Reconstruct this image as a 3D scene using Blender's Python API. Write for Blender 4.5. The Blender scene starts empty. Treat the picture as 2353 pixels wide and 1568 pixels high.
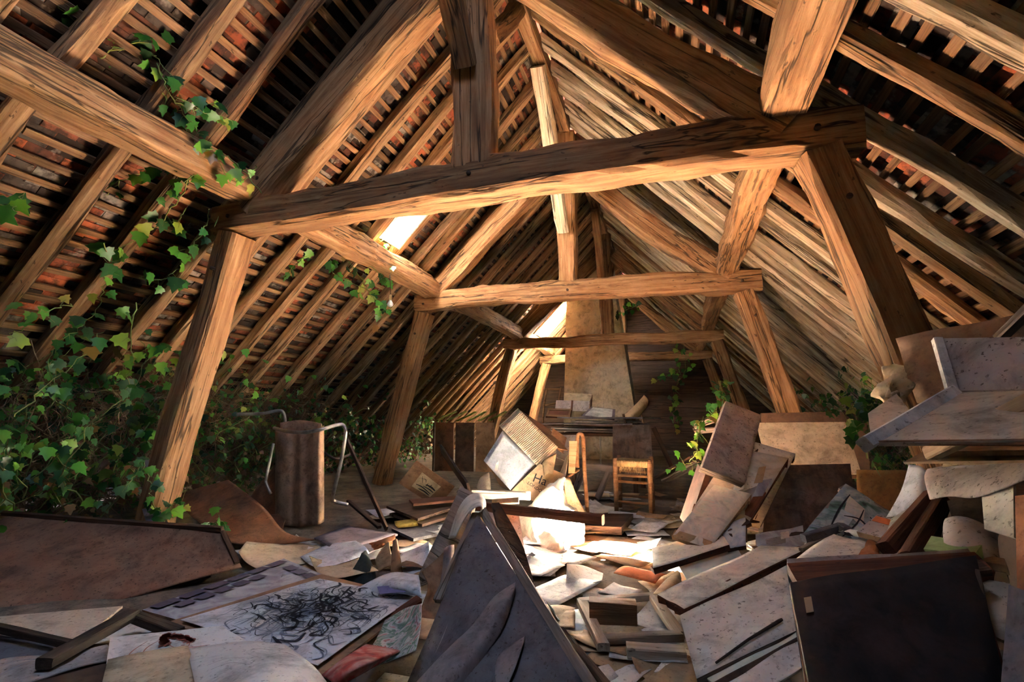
import bpy, math, random
from mathutils import Vector, Matrix, noise
from math import radians, sin, cos, pi, tan

# ---------------------------------------------------------------- camera, world, sun, exposure
SC = bpy.context.scene
COL = SC.collection
FPX, CX, CY = 1160.0, 1176.5, 784.0            # focal length and centre in pixels of the 2353 x 1568 frame
YAW, PITCH, ROLL = radians(-17.757), radians(8.58), radians(0.1)
fw = Vector((sin(YAW)*cos(PITCH), cos(YAW)*cos(PITCH), sin(PITCH)))
rt0 = Vector((cos(YAW), -sin(YAW), 0.0)); up0 = rt0.cross(fw)
rt = rt0*cos(ROLL) + up0*sin(ROLL); up = -rt0*sin(ROLL) + up0*cos(ROLL)
cam_d = bpy.data.cameras.new('camera'); cam = bpy.data.objects.new('camera', cam_d); COL.objects.link(cam)
cam_d.sensor_width = 36.0; cam_d.lens = FPX/2353.0*36.0; cam_d.clip_start = 0.02; cam_d.clip_end = 200
cam.matrix_world = Matrix((( rt.x, up.x, -fw.x, 0), (rt.y, up.y, -fw.y, 0), (rt.z, up.z, -fw.z, 0), (0,0,0,1)))
SC.camera = cam

world = bpy.data.worlds.new('sky'); SC.world = world; world.use_nodes = True
wn = world.node_tree.nodes; bg = wn['Background']
bg.inputs['Color'].default_value = (0.52, 0.68, 1.0, 1); bg.inputs['Strength'].default_value = 0.13

SUN_FROM = Vector((-2.42, 4.42, 2.05)); SUN_TO = Vector((-0.50, 3.36, -0.56))
sun_d = bpy.data.lights.new('sun', 'SUN'); sun_d.energy = 34.0; sun_d.color = (1.0, 0.93, 0.82); sun_d.angle = radians(0.6)
sun = bpy.data.objects.new('sun', sun_d); COL.objects.link(sun)
sun.rotation_euler = (SUN_TO - SUN_FROM).to_track_quat('-Z', 'Y').to_euler()

vs = SC.view_settings
vs.view_transform = 'Standard'; vs.look = 'None'; vs.gamma = 1.0; vs.use_curve_mapping = False
vs.exposure = 7.3
cy = SC.cycles
cy.max_bounces = 5; cy.diffuse_bounces = 3; cy.glossy_bounces = 2; cy.transmission_bounces = 4; cy.transparent_max_bounces = 6
cy.caustics_reflective = False; cy.caustics_refractive = False
cy.use_denoising = True

RND = random.Random(7)

# ---------------------------------------------------------------- pixel rays (used to survey where things stand)
def ray(x, y): return fw + rt*((x-CX)/FPX) - up*((y-CY)/FPX)
def atY(x, y, Y): d = ray(x, y); return d*(Y/d.y)
def atZ(x, y, z): d = ray(x, y); return d*(z/d.z)
def atX(x, y, X): d = ray(x, y); return d*(X/d.x)
def proj(P):
    d = P.dot(fw)
    return (CX+FPX*P.dot(rt)/d, CY-FPX*P.dot(up)/d, d)

# ---------------------------------------------------------------- materials
def nodes_of(name):
    m = bpy.data.materials.new(name); m.use_nodes = True
    nt = m.node_tree; nt.nodes.clear()
    out = nt.nodes.new('ShaderNodeOutputMaterial'); b = nt.nodes.new('ShaderNodeBsdfPrincipled')
    nt.links.new(b.outputs[0], out.inputs[0])
    b.inputs['Specular IOR Level'].default_value = 0.25
    return m, nt, b
def N(nt, kind, **kw):
    n = nt.nodes.new(kind)
    for k, v in kw.items():
        if k.startswith('i_'): n.inputs[k[2:].replace('_', ' ')].default_value = v
        else: setattr(n, k, v)
    return n
def ramp(nt, fac, stops, interp='LINEAR'):
    r = nt.nodes.new('ShaderNodeValToRGB'); r.color_ramp.interpolation = interp
    el = r.color_ramp.elements
    while len(el) < len(stops): el.new(0.5)
    for e, (p, c) in zip(el, stops): e.position = p; e.color = (c[0], c[1], c[2], 1)
    nt.links.new(fac, r.inputs[0]); return r.outputs[0]
def mix(nt, a, b, fac, mode='MIX'):
    m = nt.nodes.new('ShaderNodeMix'); m.data_type = 'RGBA'; m.blend_type = mode
    for s, v in ((6, a), (7, b), (0, fac)):
        if hasattr(v, 'is_linked') or hasattr(v, 'links'): nt.links.new(v, m.inputs[s])
        elif s == 0: m.inputs[0].default_value = v
        else: m.inputs[s].default_value = (v[0], v[1], v[2], 1)
    return m.outputs[2]
def coords(nt, scale=(1,1,1), offset_random=True):
    tc = N(nt, 'ShaderNodeTexCoord'); mp = N(nt, 'ShaderNodeMapping')
    mp.inputs['Scale'].default_value = scale
    if offset_random:
        oi = N(nt, 'ShaderNodeObjectInfo'); mul = N(nt, 'ShaderNodeMath', operation='MULTIPLY'); mul.inputs[1].default_value = 37.0
        nt.links.new(oi.outputs['Random'], mul.inputs[0])
        cb = N(nt, 'ShaderNodeCombineXYZ')
        for i in range(3): nt.links.new(mul.outputs[0], cb.inputs[i])
        ad = N(nt, 'ShaderNodeVectorMath', operation='ADD')
        nt.links.new(tc.outputs['Object'], ad.inputs[0]); nt.links.new(cb.outputs[0], ad.inputs[1])
        nt.links.new(ad.outputs[0], mp.inputs['Vector'])
    else: nt.links.new(tc.outputs['Object'], mp.inputs['Vector'])
    return mp.outputs[0]
def noise_tex(nt, vec, scale, detail=4, rough=0.6, dist=0.0):
    n = N(nt, 'ShaderNodeTexNoise'); n.inputs['Scale'].default_value = scale; n.inputs['Detail'].default_value = detail
    n.inputs['Roughness'].default_value = rough; n.inputs['Distortion'].default_value = dist
    nt.links.new(vec, n.inputs['Vector']); return n.outputs['Fac']
def obj_random(nt): return N(nt, 'ShaderNodeObjectInfo').outputs['Random']
def bump(nt, b, h, strength=0.4, dist=0.01):
    n = N(nt, 'ShaderNodeBump'); n.inputs['Strength'].default_value = strength; n.inputs['Distance'].default_value = dist
    nt.links.new(h, n.inputs['Height']); nt.links.new(n.outputs[0], b.inputs['Normal'])

def wood_mat(name, dark, mid, light, crack=0.8, vary=0.35, rough=0.75, grain=1.0):
    m, nt, b = nodes_of(name)
    v = coords(nt, (1.6*grain, 34*grain, 34*grain)); g = noise_tex(nt, v, 1.0, 6, 0.7, 0.4)
    c = ramp(nt, g, [(0.27, dark), (0.46, mid), (0.68, light)])
    v2 = coords(nt, (0.8, 2.5, 2.5)); s = noise_tex(nt, v2, 1.5, 3, 0.6)
    c = mix(nt, c, mix(nt, dark, mid, 0.35), ramp(nt, s, [(0.52, (0,0,0)), (0.72, (0.75,)*3)]))
    v3 = coords(nt, (0.30, 6, 6)); k = noise_tex(nt, v3, 1.0, 4, 0.55, 0.25)
    cr = ramp(nt, k, [(0.470, (0,0,0)), (0.480, (crack,)*3), (0.486, (crack,)*3), (0.496, (0,0,0))])
    v5 = coords(nt, (0.9, 30, 30)); k2 = noise_tex(nt, v5, 1.0, 3, 0.6, 0.3); cr2 = ramp(nt, k2, [(0.64, (0,0,0)), (0.67, (crack*0.8,)*3)])
    c = mix(nt, c, (0.02, 0.012, 0.008), cr2)
    c = mix(nt, c, (0.02, 0.012, 0.008), cr)
    v4 = coords(nt, (4, 10, 10)); sp = noise_tex(nt, v4, 4.0, 3, 0.6)
    c = mix(nt, c, (0.03, 0.016, 0.01), ramp(nt, sp, [(0.66, (0,0,0)), (0.71, (0.7,)*3)]))
    r = obj_random(nt)
    c = mix(nt, c, ramp(nt, r, [(0, (1-vary,)*3), (1, (1,1,1))]), 1.0, 'MULTIPLY')
    nt.links.new(c, b.inputs['Base Color']); b.inputs['Roughness'].default_value = rough
    h = N(nt, 'ShaderNodeMath', operation='SUBTRACT'); nt.links.new(g, h.inputs[0]); nt.links.new(cr, h.inputs[1])
    bump(nt, b, h.outputs[0], 0.8, 0.008)
    return m

def plain_mat(name, base, second=None, scale=3.0, speck=0.0, speck_col=(0.05,0.03,0.02), vary=0.15, rough=0.85, stain=0.0,
              stain_col=(0.2,0.12,0.07), bumps=0.3, metal=0.0, grime=0.5, stretch=(1,1,1)):
    """paper, card, paint, hardboard: cloudy two-tone colour, specks of dirt and water stains"""
    m, nt, b = nodes_of(name); second = second or tuple(x*0.75 for x in base)
    v = coords(nt, stretch); g = noise_tex(nt, v, scale, 5, 0.62, 0.3)
    c = ramp(nt, g, [(0.3, second), (0.65, base)])
    if stain:
        s = noise_tex(nt, coords(nt), 2.2, 3, 0.55, 0.6)
        c = mix(nt, c, stain_col, ramp(nt, s, [(0.5, (0,0,0)), (0.72, (stain,)*3)]))
    if speck:
        s = noise_tex(nt, coords(nt), 70, 3, 0.65)
        c = mix(nt, c, speck_col, ramp(nt, s, [(0.60, (0,0,0)), (0.66, (min(1, speck*1.4),)*3)]))
        s2 = noise_tex(nt, coords(nt), 16, 5, 0.7, 0.5)
        c = mix(nt, c, second, ramp(nt, s2, [(0.48, (0,0,0)), (0.62, (0.55,)*3)]))
    if grime:
        gm = noise_tex(nt, coords(nt), 7.0, 8, 0.72, 0.4)
        c = mix(nt, c, ramp(nt, gm, [(0.34, (1-grime,)*3), (0.52, (1,1,1)), (0.75, (1.0,0.97,0.93))]), 1.0, 'MULTIPLY')
    c = mix(nt, c, ramp(nt, obj_random(nt), [(0, (1-vary,)*3), (1, (1,1,1))]), 1.0, 'MULTIPLY')
    nt.links.new(c, b.inputs['Base Color']); b.inputs['Roughness'].default_value = rough; b.inputs['Metallic'].default_value = metal
    bump(nt, b, noise_tex(nt, coords(nt), 18, 4, 0.6), bumps, 0.006)
    return m

MAT = {}
MAT['oak'] = wood_mat('oak_timber', (0.12,0.048,0.020), (0.36,0.175,0.075), (0.58,0.335,0.165))
MAT['rafter'] = wood_mat('rafter_wood', (0.12,0.052,0.024), (0.36,0.19,0.09), (0.58,0.36,0.19), vary=0.45)
MAT['rafter_grey'] = wood_mat('weathered_rafter_wood', (0.22,0.135,0.075), (0.56,0.41,0.265), (0.80,0.66,0.48), vary=0.3)
MAT['batten'] = wood_mat('batten_wood', (0.085,0.036,0.017), (0.26,0.13,0.06), (0.44,0.255,0.13), vary=0.6, crack=0.3)
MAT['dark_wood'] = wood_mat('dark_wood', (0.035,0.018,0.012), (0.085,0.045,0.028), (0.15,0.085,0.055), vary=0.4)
MAT['black_wood'] = wood_mat('blackened_wood', (0.018,0.011,0.009), (0.048,0.029,0.021), (0.085,0.055,0.04), vary=0.3, crack=0.2)
MAT['red_wood'] = wood_mat('red_brown_wood', (0.05,0.016,0.008), (0.14,0.045,0.022), (0.24,0.085,0.04), vary=0.3, crack=0.2)
MAT['grey_wood'] = wood_mat('grey_weathered_wood', (0.10,0.075,0.06), (0.26,0.2,0.165), (0.42,0.34,0.29), vary=0.35)
MAT['pale_wood'] = wood_mat('pale_wood', (0.26,0.16,0.08), (0.5,0.34,0.19), (0.66,0.48,0.3), vary=0.3, crack=0.3)

# ---------------------------------------------------------------- mesh helpers
def link_mesh(name, verts, faces, mat, smooth=False):
    me = bpy.data.meshes.new(name); me.from_pydata([tuple(v) for v in verts], [], faces); me.update()
    if mat is not None: me.materials.append(MAT[mat] if isinstance(mat, str) else mat)
    if smooth: me.polygons.foreach_set('use_smooth', [True]*len(me.polygons))
    o = bpy.data.objects.new(name, me); COL.objects.link(o); return o
WM = {}
def setM(o, M): o.matrix_world = M; WM[o.name] = M.copy()
def attach(o, parent):
    """make o a part of parent, staying where it is"""
    if parent is None: return o
    o.parent = parent; o.matrix_parent_inverse = WM.get(parent.name, Matrix.Identity(4)).inverted(); return o
def tag(o, label=None, cat=None, group=None, kind=None):
    if label: o['label'] = label
    if cat: o['category'] = cat
    if group: o['group'] = group
    if kind: o['kind'] = kind
    return o
def root(name, loc, label=None, cat=None, group=None, kind=None):
    o = bpy.data.objects.new(name, None); COL.objects.link(o); o.empty_display_size = 0.05
    setM(o, Matrix.Translation(loc)); return tag(o, label, cat, group, kind)
def frame_of(p0, p1, upv):
    x = (p1-p0).normalized(); y = upv.cross(x)
    if y.length < 1e-4: y = Vector((0,1,0)).cross(x)
    y.normalize(); z = x.cross(y)
    return Matrix(((x.x,y.x,z.x,p0.x),(x.y,y.y,z.y,p0.y),(x.z,y.z,z.z,p0.z),(0,0,0,1)))

def timber_mesh(name, L, w, h, mat, seed=0, rough=0.006, bow=(0,0), segs=None, ch=0.12, taper=1.0, kink=None):
    """hewn timber lying along local X: a chamfered section, wandering edges, a slight bow"""
    segs = segs or max(3, min(40, int(L/0.16)))
    a, b = w/2, h/2; c = min(w, h)*ch
    ring = [(-a+c,-b),(0,-b),(a-c,-b),(a,-b+c),(a,0),(a,b-c),(a-c,b),(0,b),(-a+c,b),(-a,b-c),(-a,0),(-a,-b+c)]
    vs_, fs = [], []; n = len(ring)
    for i in range(segs+1):
        t = i/segs; x = t*L; s = 1+(taper-1)*t
        by = bow[0]*sin(pi*t); bz = bow[1]*sin(pi*t)
        if kink:
            by += kink[0]*math.exp(-((t-kink[2])/kink[3])**2); bz += kink[1]*math.exp(-((t-kink[2])/kink[3])**2)
        wob = noise.noise_vector(Vector((x*0.9, seed*3.1, 0.0)))*rough*2.2
        for k, (yy, zz) in enumerate(ring):
            d = noise.noise(Vector((x*3.2, seed*1.7+k*0.9, k*1.3)))*rough + noise.noise(Vector((x*11, seed*2.3+k*2.1, 5)))*rough*0.5
            f = 1 + d/max(a, b)*1.6
            vs_.append((x, yy*s*f+by+wob.y, zz*s*f+bz+wob.z))
    for i in range(segs):
        for k in range(n):
            k2 = (k+1) % n
            fs.append((i*n+k, i*n+k2, (i+1)*n+k2, (i+1)*n+k))
    fs.append(tuple(range(n-1, -1, -1))); fs.append(tuple(segs*n+k for k in range(n)))
    return link_mesh(name, vs_, fs, mat)
TSEED = [0]
def timber(name, p0, p1, w, h, mat='oak', upv=Vector((0,0,1)), parent=None, **kw):
    """w across, h along the up vector; p0-p1 is the centre line"""
    TSEED[0] += 1; kw.setdefault('seed', TSEED[0])
    p0, p1 = Vector(p0), Vector(p1)
    o = timber_mesh(name, (p1-p0).length, w, h, mat, **kw); setM(o, frame_of(p0, p1, Vector(upv))); return attach(o, parent)

def tube_data(pts, radii, sides=6, vs_=None, fs=None, cap=True):
    vs_ = [] if vs_ is None else vs_; fs = [] if fs is None else fs
    n = len(pts); base = len(vs_)
    prev = None
    for i, p in enumerate(pts):
        t = (pts[min(i+1, n-1)]-pts[max(i-1, 0)])
        if t.length < 1e-6: t = Vector((0,0,1))
        t.normalize()
        if prev is None: a = t.orthogonal().normalized()
        else:
            a = prev - t*prev.dot(t)
            a = a.normalized() if a.length > 1e-5 else t.orthogonal().normalized()
        prev = a; b = t.cross(a); r = radii[i] if isinstance(radii, (list, tuple)) else radii
        for k in range(sides):
            an = 2*pi*k/sides; vs_.append(p + a*(cos(an)*r) + b*(sin(an)*r))
    for i in range(n-1):
        for k in range(sides):
            k2 = (k+1) % sides
            fs.append((base+i*sides+k, base+i*sides+k2, base+(i+1)*sides+k2, base+(i+1)*sides+k))
    if cap:
        fs.append(tuple(base+k for k in range(sides-1, -1, -1))); fs.append(tuple(base+(n-1)*sides+k for k in range(sides)))
    return vs_, fs
def smooth_path(pts, n=6):
    pts = [Vector(p) for p in pts]; out = []
    for i in range(len(pts)-1):
        p0, p1, p2, p3 = pts[max(i-1, 0)], pts[i], pts[i+1], pts[min(i+2, len(pts)-1)]
        for k in range(n):
            t = k/n
            out.append(0.5*((2*p1)+(p2-p0)*t+(2*p0-5*p1+4*p2-p3)*t*t+(3*p1-p0-3*p2+p3)*t**3))
    out.append(pts[-1]); return out
def tube(name, pts, r, mat, parent=None, sides=8, smooth_n=0):
    pts = [Vector(p) for p in pts]
    if smooth_n: pts = smooth_path(pts, smooth_n)
    o0 = pts[0].copy(); v, f = tube_data([p-o0 for p in pts], r, sides)
    o = link_mesh(name, v, f, mat, True); setM(o, Matrix.Translation(o0)); return attach(o, parent)
# ---------------------------------------------------------------- the roof and its timbers
FLOOR = -0.80
RX = -1.08                       # the ridge runs along Y above this X
TP = tan(radians(46)); SL = radians(46)
Y1, Y2, Y3, Y4 = 2.55, 5.39, 8.87, 11.6
YB, YE = -1.6, 13.2              # front gable behind the camera, far gable
def roof_z(x): return 1.65 - (abs(x-RX)-1.72)*TP       # underside of the rafters
RIDGE_Z = roof_z(RX)
def slope_pt(side, s, Y, off=0.0):
    """a point on the roof: s metres down the slope from the ridge, off metres outward from the rafters' underside"""
    return Vector((RX + side*(s*cos(SL) + off*sin(SL)), Y, RIDGE_Z - s*sin(SL) + off*cos(SL)))
SLEN = (RIDGE_Z-FLOOR)/sin(SL) + 0.35

# floor
MAT['floor'] = plain_mat('dusty_floor', (0.27,0.21,0.16), (0.11,0.08,0.06), 2.5, speck=0.6, stain=0.5)
def floor_mesh():
    vs_, fs = [], []; nx, ny = 60, 90
    for j in range(ny+1):
        for i in range(nx+1):
            x = RX-4.2+8.4*i/nx; y = YB+(YE-YB)*j/ny
            vs_.append((x, y, FLOOR + 0.012*noise.noise(Vector((x*2.5, y*2.5, 3)))))
    for j in range(ny):
        for i in range(nx):
            a = j*(nx+1)+i; fs.append((a, a+1, a+nx+2, a+nx+1))
    b = len(vs_)
    for x in (RX-4.2, RX+4.2):
        for y in (YB, YE): vs_.append((x, y, FLOOR-0.2))
    fs.append((b, b+1, b+3, b+2))
    return link_mesh('floor', vs_, fs, 'floor')
tag(floor_mesh(), 'dusty attic floor strewn with paper', kind='structure')

# roof tiles
def tile_mat():
    m, nt, b = nodes_of('clay_tile')
    g = N(nt, 'ShaderNodeNewGeometry'); ad = N(nt, 'ShaderNodeMath', operation='ADD'); fr = N(nt, 'ShaderNodeMath', operation='FRACT')
    nt.links.new(g.outputs['Random Per Island'], ad.inputs[0]); nt.links.new(obj_random(nt), ad.inputs[1]); nt.links.new(ad.outputs[0], fr.inputs[0])
    c = ramp(nt, fr.outputs[0], [(0.0,(0.03,0.018,0.014)),(0.30,(0.11,0.038,0.024)),(0.46,(0.26,0.065,0.032)),(0.60,(0.40,0.105,0.045)),(0.68,(0.09,0.065,0.055)),(0.84,(0.24,0.20,0.17)),(0.92,(0.30,0.09,0.045))], 'CONSTANT')
    tc = N(nt, 'ShaderNodeNewGeometry'); n1 = noise_tex(nt, tc.outputs['Position'], 14, 4, 0.6)
    c = mix(nt, c, (0.03,0.02,0.016), ramp(nt, n1, [(0.45,(0,0,0)),(0.62,(0.85,)*3)]))
    n2 = noise_tex(nt, tc.outputs['Position'], 5.5, 4, 0.65)
    c = mix(nt, c, (0.42,0.36,0.30), ramp(nt, n2, [(0.60,(0,0,0)),(0.70,(0.6,)*3)]))
    nt.links.new(c, b.inputs['Base Color']); b.inputs['Roughness'].default_value = 0.9
    bump(nt, b, n1, 0.4, 0.01); return m
MAT['tile'] = tile_mat()
GAUGE = 0.112
HOLES = [(1, -0.3, 1.38, 0.2, 1.0)]      # opening added in the roof, out of view, to bring sky light onto the foreground
SKY = [(-1, 4.16, 4.52, 1.60, 2.32), (-1, 10.25, 10.62, 1.45, 2.35)]    # side, Y from, Y to, s from, s to: the two roof lights
def in_sky(side, y0, y1, s0, s1):
    return any(side == q[0] and y1 > q[1]-0.0 and y0 < q[2]+0.0 and s1 > q[3] and s0 < q[4] for q in SKY+HOLES)
def build_roof(side, nm):
    rf = root('roof_'+nm, Vector((RX, 0, FLOOR)), ('slope of clay tiles on battens and rough rafters over the ivy' if side < 0 else
        'slope of clay tiles on battens and pale rafters above the heaped canvases'), kind='structure')
    rr = random.Random(11+side)
    # tiles: a flat clay tile, thin and long, hung on the battens
    wj, lt, tk = 0.168, 0.27, 0.013
    shapes = []
    for q in range(5):
        r3 = random.Random(q*7+3); j = lambda s=0.006: r3.uniform(-s, s)
        a, b = wj/2-0.003, lt/2
        vs_ = [(-a+j(), -b+j(), 0), (a+j(), -b+j(), j(0.004)), (a+j(), b+j(), 0), (-a+j(), b+j(), j(0.004))]
        vs_ = vs_ + [(x, y, z+tk) for x, y, z in vs_]
        fs = [(3,2,1,0),(4,5,6,7),(0,1,5,4),(1,2,6,5),(2,3,7,6),(3,0,4,7)]
        shapes.append((vs_, fs))
    tiles = []
    nrow = int(SLEN/GAUGE)+2; ncol = int((YE-YB)/wj)+1
    for i in range(nrow):
        s = 0.02+i*GAUGE
        for k in range(ncol):
            Y = YB+(k+(0.5 if i % 2 else 0.0))*wj + rr.uniform(-0.004, 0.004)
            if in_sky(side, Y-0.02, Y+0.02, s-lt/2+0.02, s+lt/2-0.02): continue
            # local x along Y, local y up the slope, local z outward
            ex = Vector((0, 1, 0)); ey = Vector((-side*cos(SL), 0, sin(SL))); ez = ex.cross(ey)
            if ez.z < 0: ex = -ex; ez = -ez
            tilt = 0.062+rr.uniform(-0.02, 0.02); ey2 = (ey*cos(tilt) - ez*sin(tilt)).normalized(); ez2 = ex.cross(ey2)
            tw = rr.uniform(-0.02, 0.02); ex2 = (ex*cos(tw)+ey2*sin(tw)).normalized(); ey2 = ez2.cross(ex2)
            c = slope_pt(side, s, Y, 0.158 + rr.uniform(-0.003, 0.006))
            M = Matrix(((ex2.x,ey2.x,ez2.x,c.x),(ex2.y,ey2.y,ez2.y,c.y),(ex2.z,ey2.z,ez2.z,c.z),(0,0,0,1)))
            px, py, d = proj(c)
            big = 0 if d < 0.4 or not (0 < px < 2353 and 0 < py < 1568) else 1/d**2
            tiles.append((big, rr.randrange(5), M))
    tiles.sort(key=lambda t: -t[0])
    meshes = []
    for q, (vs_, fs) in enumerate(shapes):
        me = bpy.data.meshes.new('tile'); me.from_pydata(vs_, [], fs); me.materials.append(MAT['tile']); meshes.append(me)
    for big, q, M in tiles[:300]:
        o = bpy.data.objects.new('tile', meshes[q]); COL.objects.link(o); o.matrix_world = M; attach(o, rf)
    V_, F_ = [], []
    for big, q, M in tiles[300:]:
        b0 = len(V_); V_ += [M @ Vector(v) for v in shapes[q][0]]; F_ += [tuple(b0+i for i in f) for f in shapes[q][1]]
    o = link_mesh('far_tiles', V_, F_, 'tile'); attach(o, rf); tag(o, kind='stuff')
    # battens, in lengths that meet on a rafter
    ys = RAFT[side]
    up_n = Vector((side*sin(SL), 0, cos(SL)))
    for i in range(nrow):
        s = 0.05+i*GAUGE + rr.uniform(-0.008, 0.008); off = 0.11+0.012
        Y = YB
        while Y < YE-0.05:
            L = rr.uniform(2.2, 4.5); e = min(YE, Y+L)
            if YE-e < 0.8: e = YE
            cand = [y for y in ys if abs(y-e) < 0.5]
            if cand and e < YE: e = min(cand, key=lambda y: abs(y-e))
            spans = [(Y, e)]
            for q in SKY+HOLES:
                if q[0] == side and q[3] < s < q[4]:
                    spans = [z for a_, b_ in spans for z in ((a_, min(b_, q[1]-0.01)), (max(a_, q[2]+0.01), b_)) if z[1]-z[0] > 0.05]
            for a_, b_ in spans:
                j0, j1 = rr.uniform(-0.012, 0.012), rr.uniform(-0.012, 0.012)
                timber('batten', slope_pt(side, s+j0, a_+0.004, off), slope_pt(side, s+j1, b_-0.004, off), 0.040+rr.uniform(-0.006, 0.009), 0.021,
                       'batten', up_n, rf, rough=0.003, segs=max(2, int((b_-a_)/0.45)), ch=0.05)
            Y = e
    # rafters, each one a crooked hewn length from eave to ridge
    for n_, Y in enumerate(ys):
        kw = dict(rough=0.010 if Y < 6 else 0.006, bow=(rr.uniform(-0.02, 0.02), rr.uniform(-0.012, 0.012)), segs=34 if Y < 6 else 16, ch=0.2)
        if side < 0 and abs(Y-1.53) < 0.05: kw['kink'] = (0.07, 0.03, 0.47, 0.12)
        if side > 0 and Y > 3: kw['bow'] = (rr.uniform(-0.05, 0.05), rr.uniform(-0.02, 0.02))
        s_top = rr.uniform(0.0, 0.03)
        w = rr.uniform(0.085, 0.115)
        if any(side == q[0] and q[1] < Y < q[2] for q in SKY): continue
        timber('rafter', slope_pt(side, s_top, Y, 0.052), slope_pt(side, SLEN, Y, 0.052), w, 0.105, 'rafter' if side < 0 or rr.random() < 0.35 else 'rafter_grey', up_n, rf, **kw)
    return rf
RAFT = {-1: [-1.2,-0.8,-0.42,0.02,0.40,0.78,1.16,1.53,1.90,2.26,2.68,3.04,3.41,3.75,4.10,4.58,4.95,5.22,5.62,5.98,6.33,6.70,7.06,7.42,7.78,8.15,8.50,8.82,9.2,9.55,9.9,10.2,10.67,11.0,11.4,11.8,12.2,12.6,13.0],
        1: [-1.2,-0.8,-0.42,0.02,0.42,0.82,1.22,1.60,1.95,2.28,2.68,3.03,3.38,3.72,4.08,4.42,4.76,5.10,5.42,5.78,6.13,6.5,6.85,7.2,7.56,7.92,8.28,8.62,9.0,9.4,9.8,10.2,10.6,11.0,11.4,11.8,12.2,12.6,13.0]}
roof_l = build_roof(-1, 'left'); roof_r = build_roof(1, 'right')

# half-round ridge tiles closing the apex
def ridge_tiles(parent):
    vs_, fs = [], []
    n = 10
    for k in range(n+1):
        a = pi*k/n
        for r_, y in ((0.16, 0.0), (0.175, 0.0), (0.16, 0.36), (0.175, 0.36)): vs_.append((cos(a)*r_*1.3, y, sin(a)*r_-0.02))
    for k in range(n):
        b = k*4
        for q in ((b, b+2, b+6, b+4), (b+1, b+5, b+7, b+3), (b, b+4, b+5, b+1), (b+2, b+3, b+7, b+6)): fs.append(q)
    me = bpy.data.meshes.new('ridge_tile'); me.from_pydata(vs_, [], fs); me.materials.append(MAT['tile'])
    y = YB
    while y < YE:
        o = bpy.data.objects.new('ridge_tile', me); COL.objects.link(o); o.matrix_world = Matrix.Translation((RX, y, RIDGE_Z+0.21)); attach(o, parent); y += 0.34
ridge_tiles(roof_r)

# roof lights: a small frame let into the tiles, its pane open or broken away below
MAT['glass'], _nt, _b = nodes_of('dusty_glass'); _b.inputs['Base Color'].default_value = (0.95,0.97,1,1); _b.inputs['Transmission Weight'].default_value = 1.0
_b.inputs['Roughness'].default_value = 0.05; _b.inputs['IOR'].default_value = 1.02
MAT['white_paint'] = plain_mat('flaking_white_paint', (0.88,0.88,0.86), (0.62,0.60,0.57), 9, speck=0.5)
for i, (side, ya, yb, sa, sb) in enumerate(SKY):
    w = root('window_%d' % (i+1), slope_pt(side, (sa+sb)/2, (ya+yb)/2, 0.1), 'small open roof light between the rafters over the ivy' if i == 0 else 'far roof light glowing beside the chimney', kind='structure')
    un = Vector((side*sin(SL), 0, cos(SL)))
    for Y in (ya, yb):
        timber('frame_rail', slope_pt(side, sa-0.02, Y, 0.10), slope_pt(side, sb+0.02, Y, 0.10), 0.03, 0.19, 'white_paint', un, w, rough=0.002, segs=3)
    for s in (sa, sb):
        timber('frame_rail', slope_pt(side, s, ya+0.02, 0.10), slope_pt(side, s, yb-0.02, 0.10), 0.03, 0.19, 'white_paint', un, w, rough=0.002, segs=3)

# gable at the far end: dark boards with chinks of daylight; gable behind the camera with a wide loading door
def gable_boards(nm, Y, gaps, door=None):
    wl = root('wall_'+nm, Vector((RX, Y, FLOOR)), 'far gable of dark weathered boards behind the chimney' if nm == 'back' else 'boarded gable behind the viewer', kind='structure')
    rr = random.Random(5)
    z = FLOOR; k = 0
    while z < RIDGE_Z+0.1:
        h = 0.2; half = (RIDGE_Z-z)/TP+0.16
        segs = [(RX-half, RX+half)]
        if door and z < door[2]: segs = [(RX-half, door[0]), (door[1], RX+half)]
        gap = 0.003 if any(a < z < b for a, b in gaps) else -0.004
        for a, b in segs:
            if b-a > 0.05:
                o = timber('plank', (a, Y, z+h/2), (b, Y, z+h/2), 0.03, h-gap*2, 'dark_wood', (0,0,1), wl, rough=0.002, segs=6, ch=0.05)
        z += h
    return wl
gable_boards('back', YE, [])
gable_boards('front', YB, [])
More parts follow.
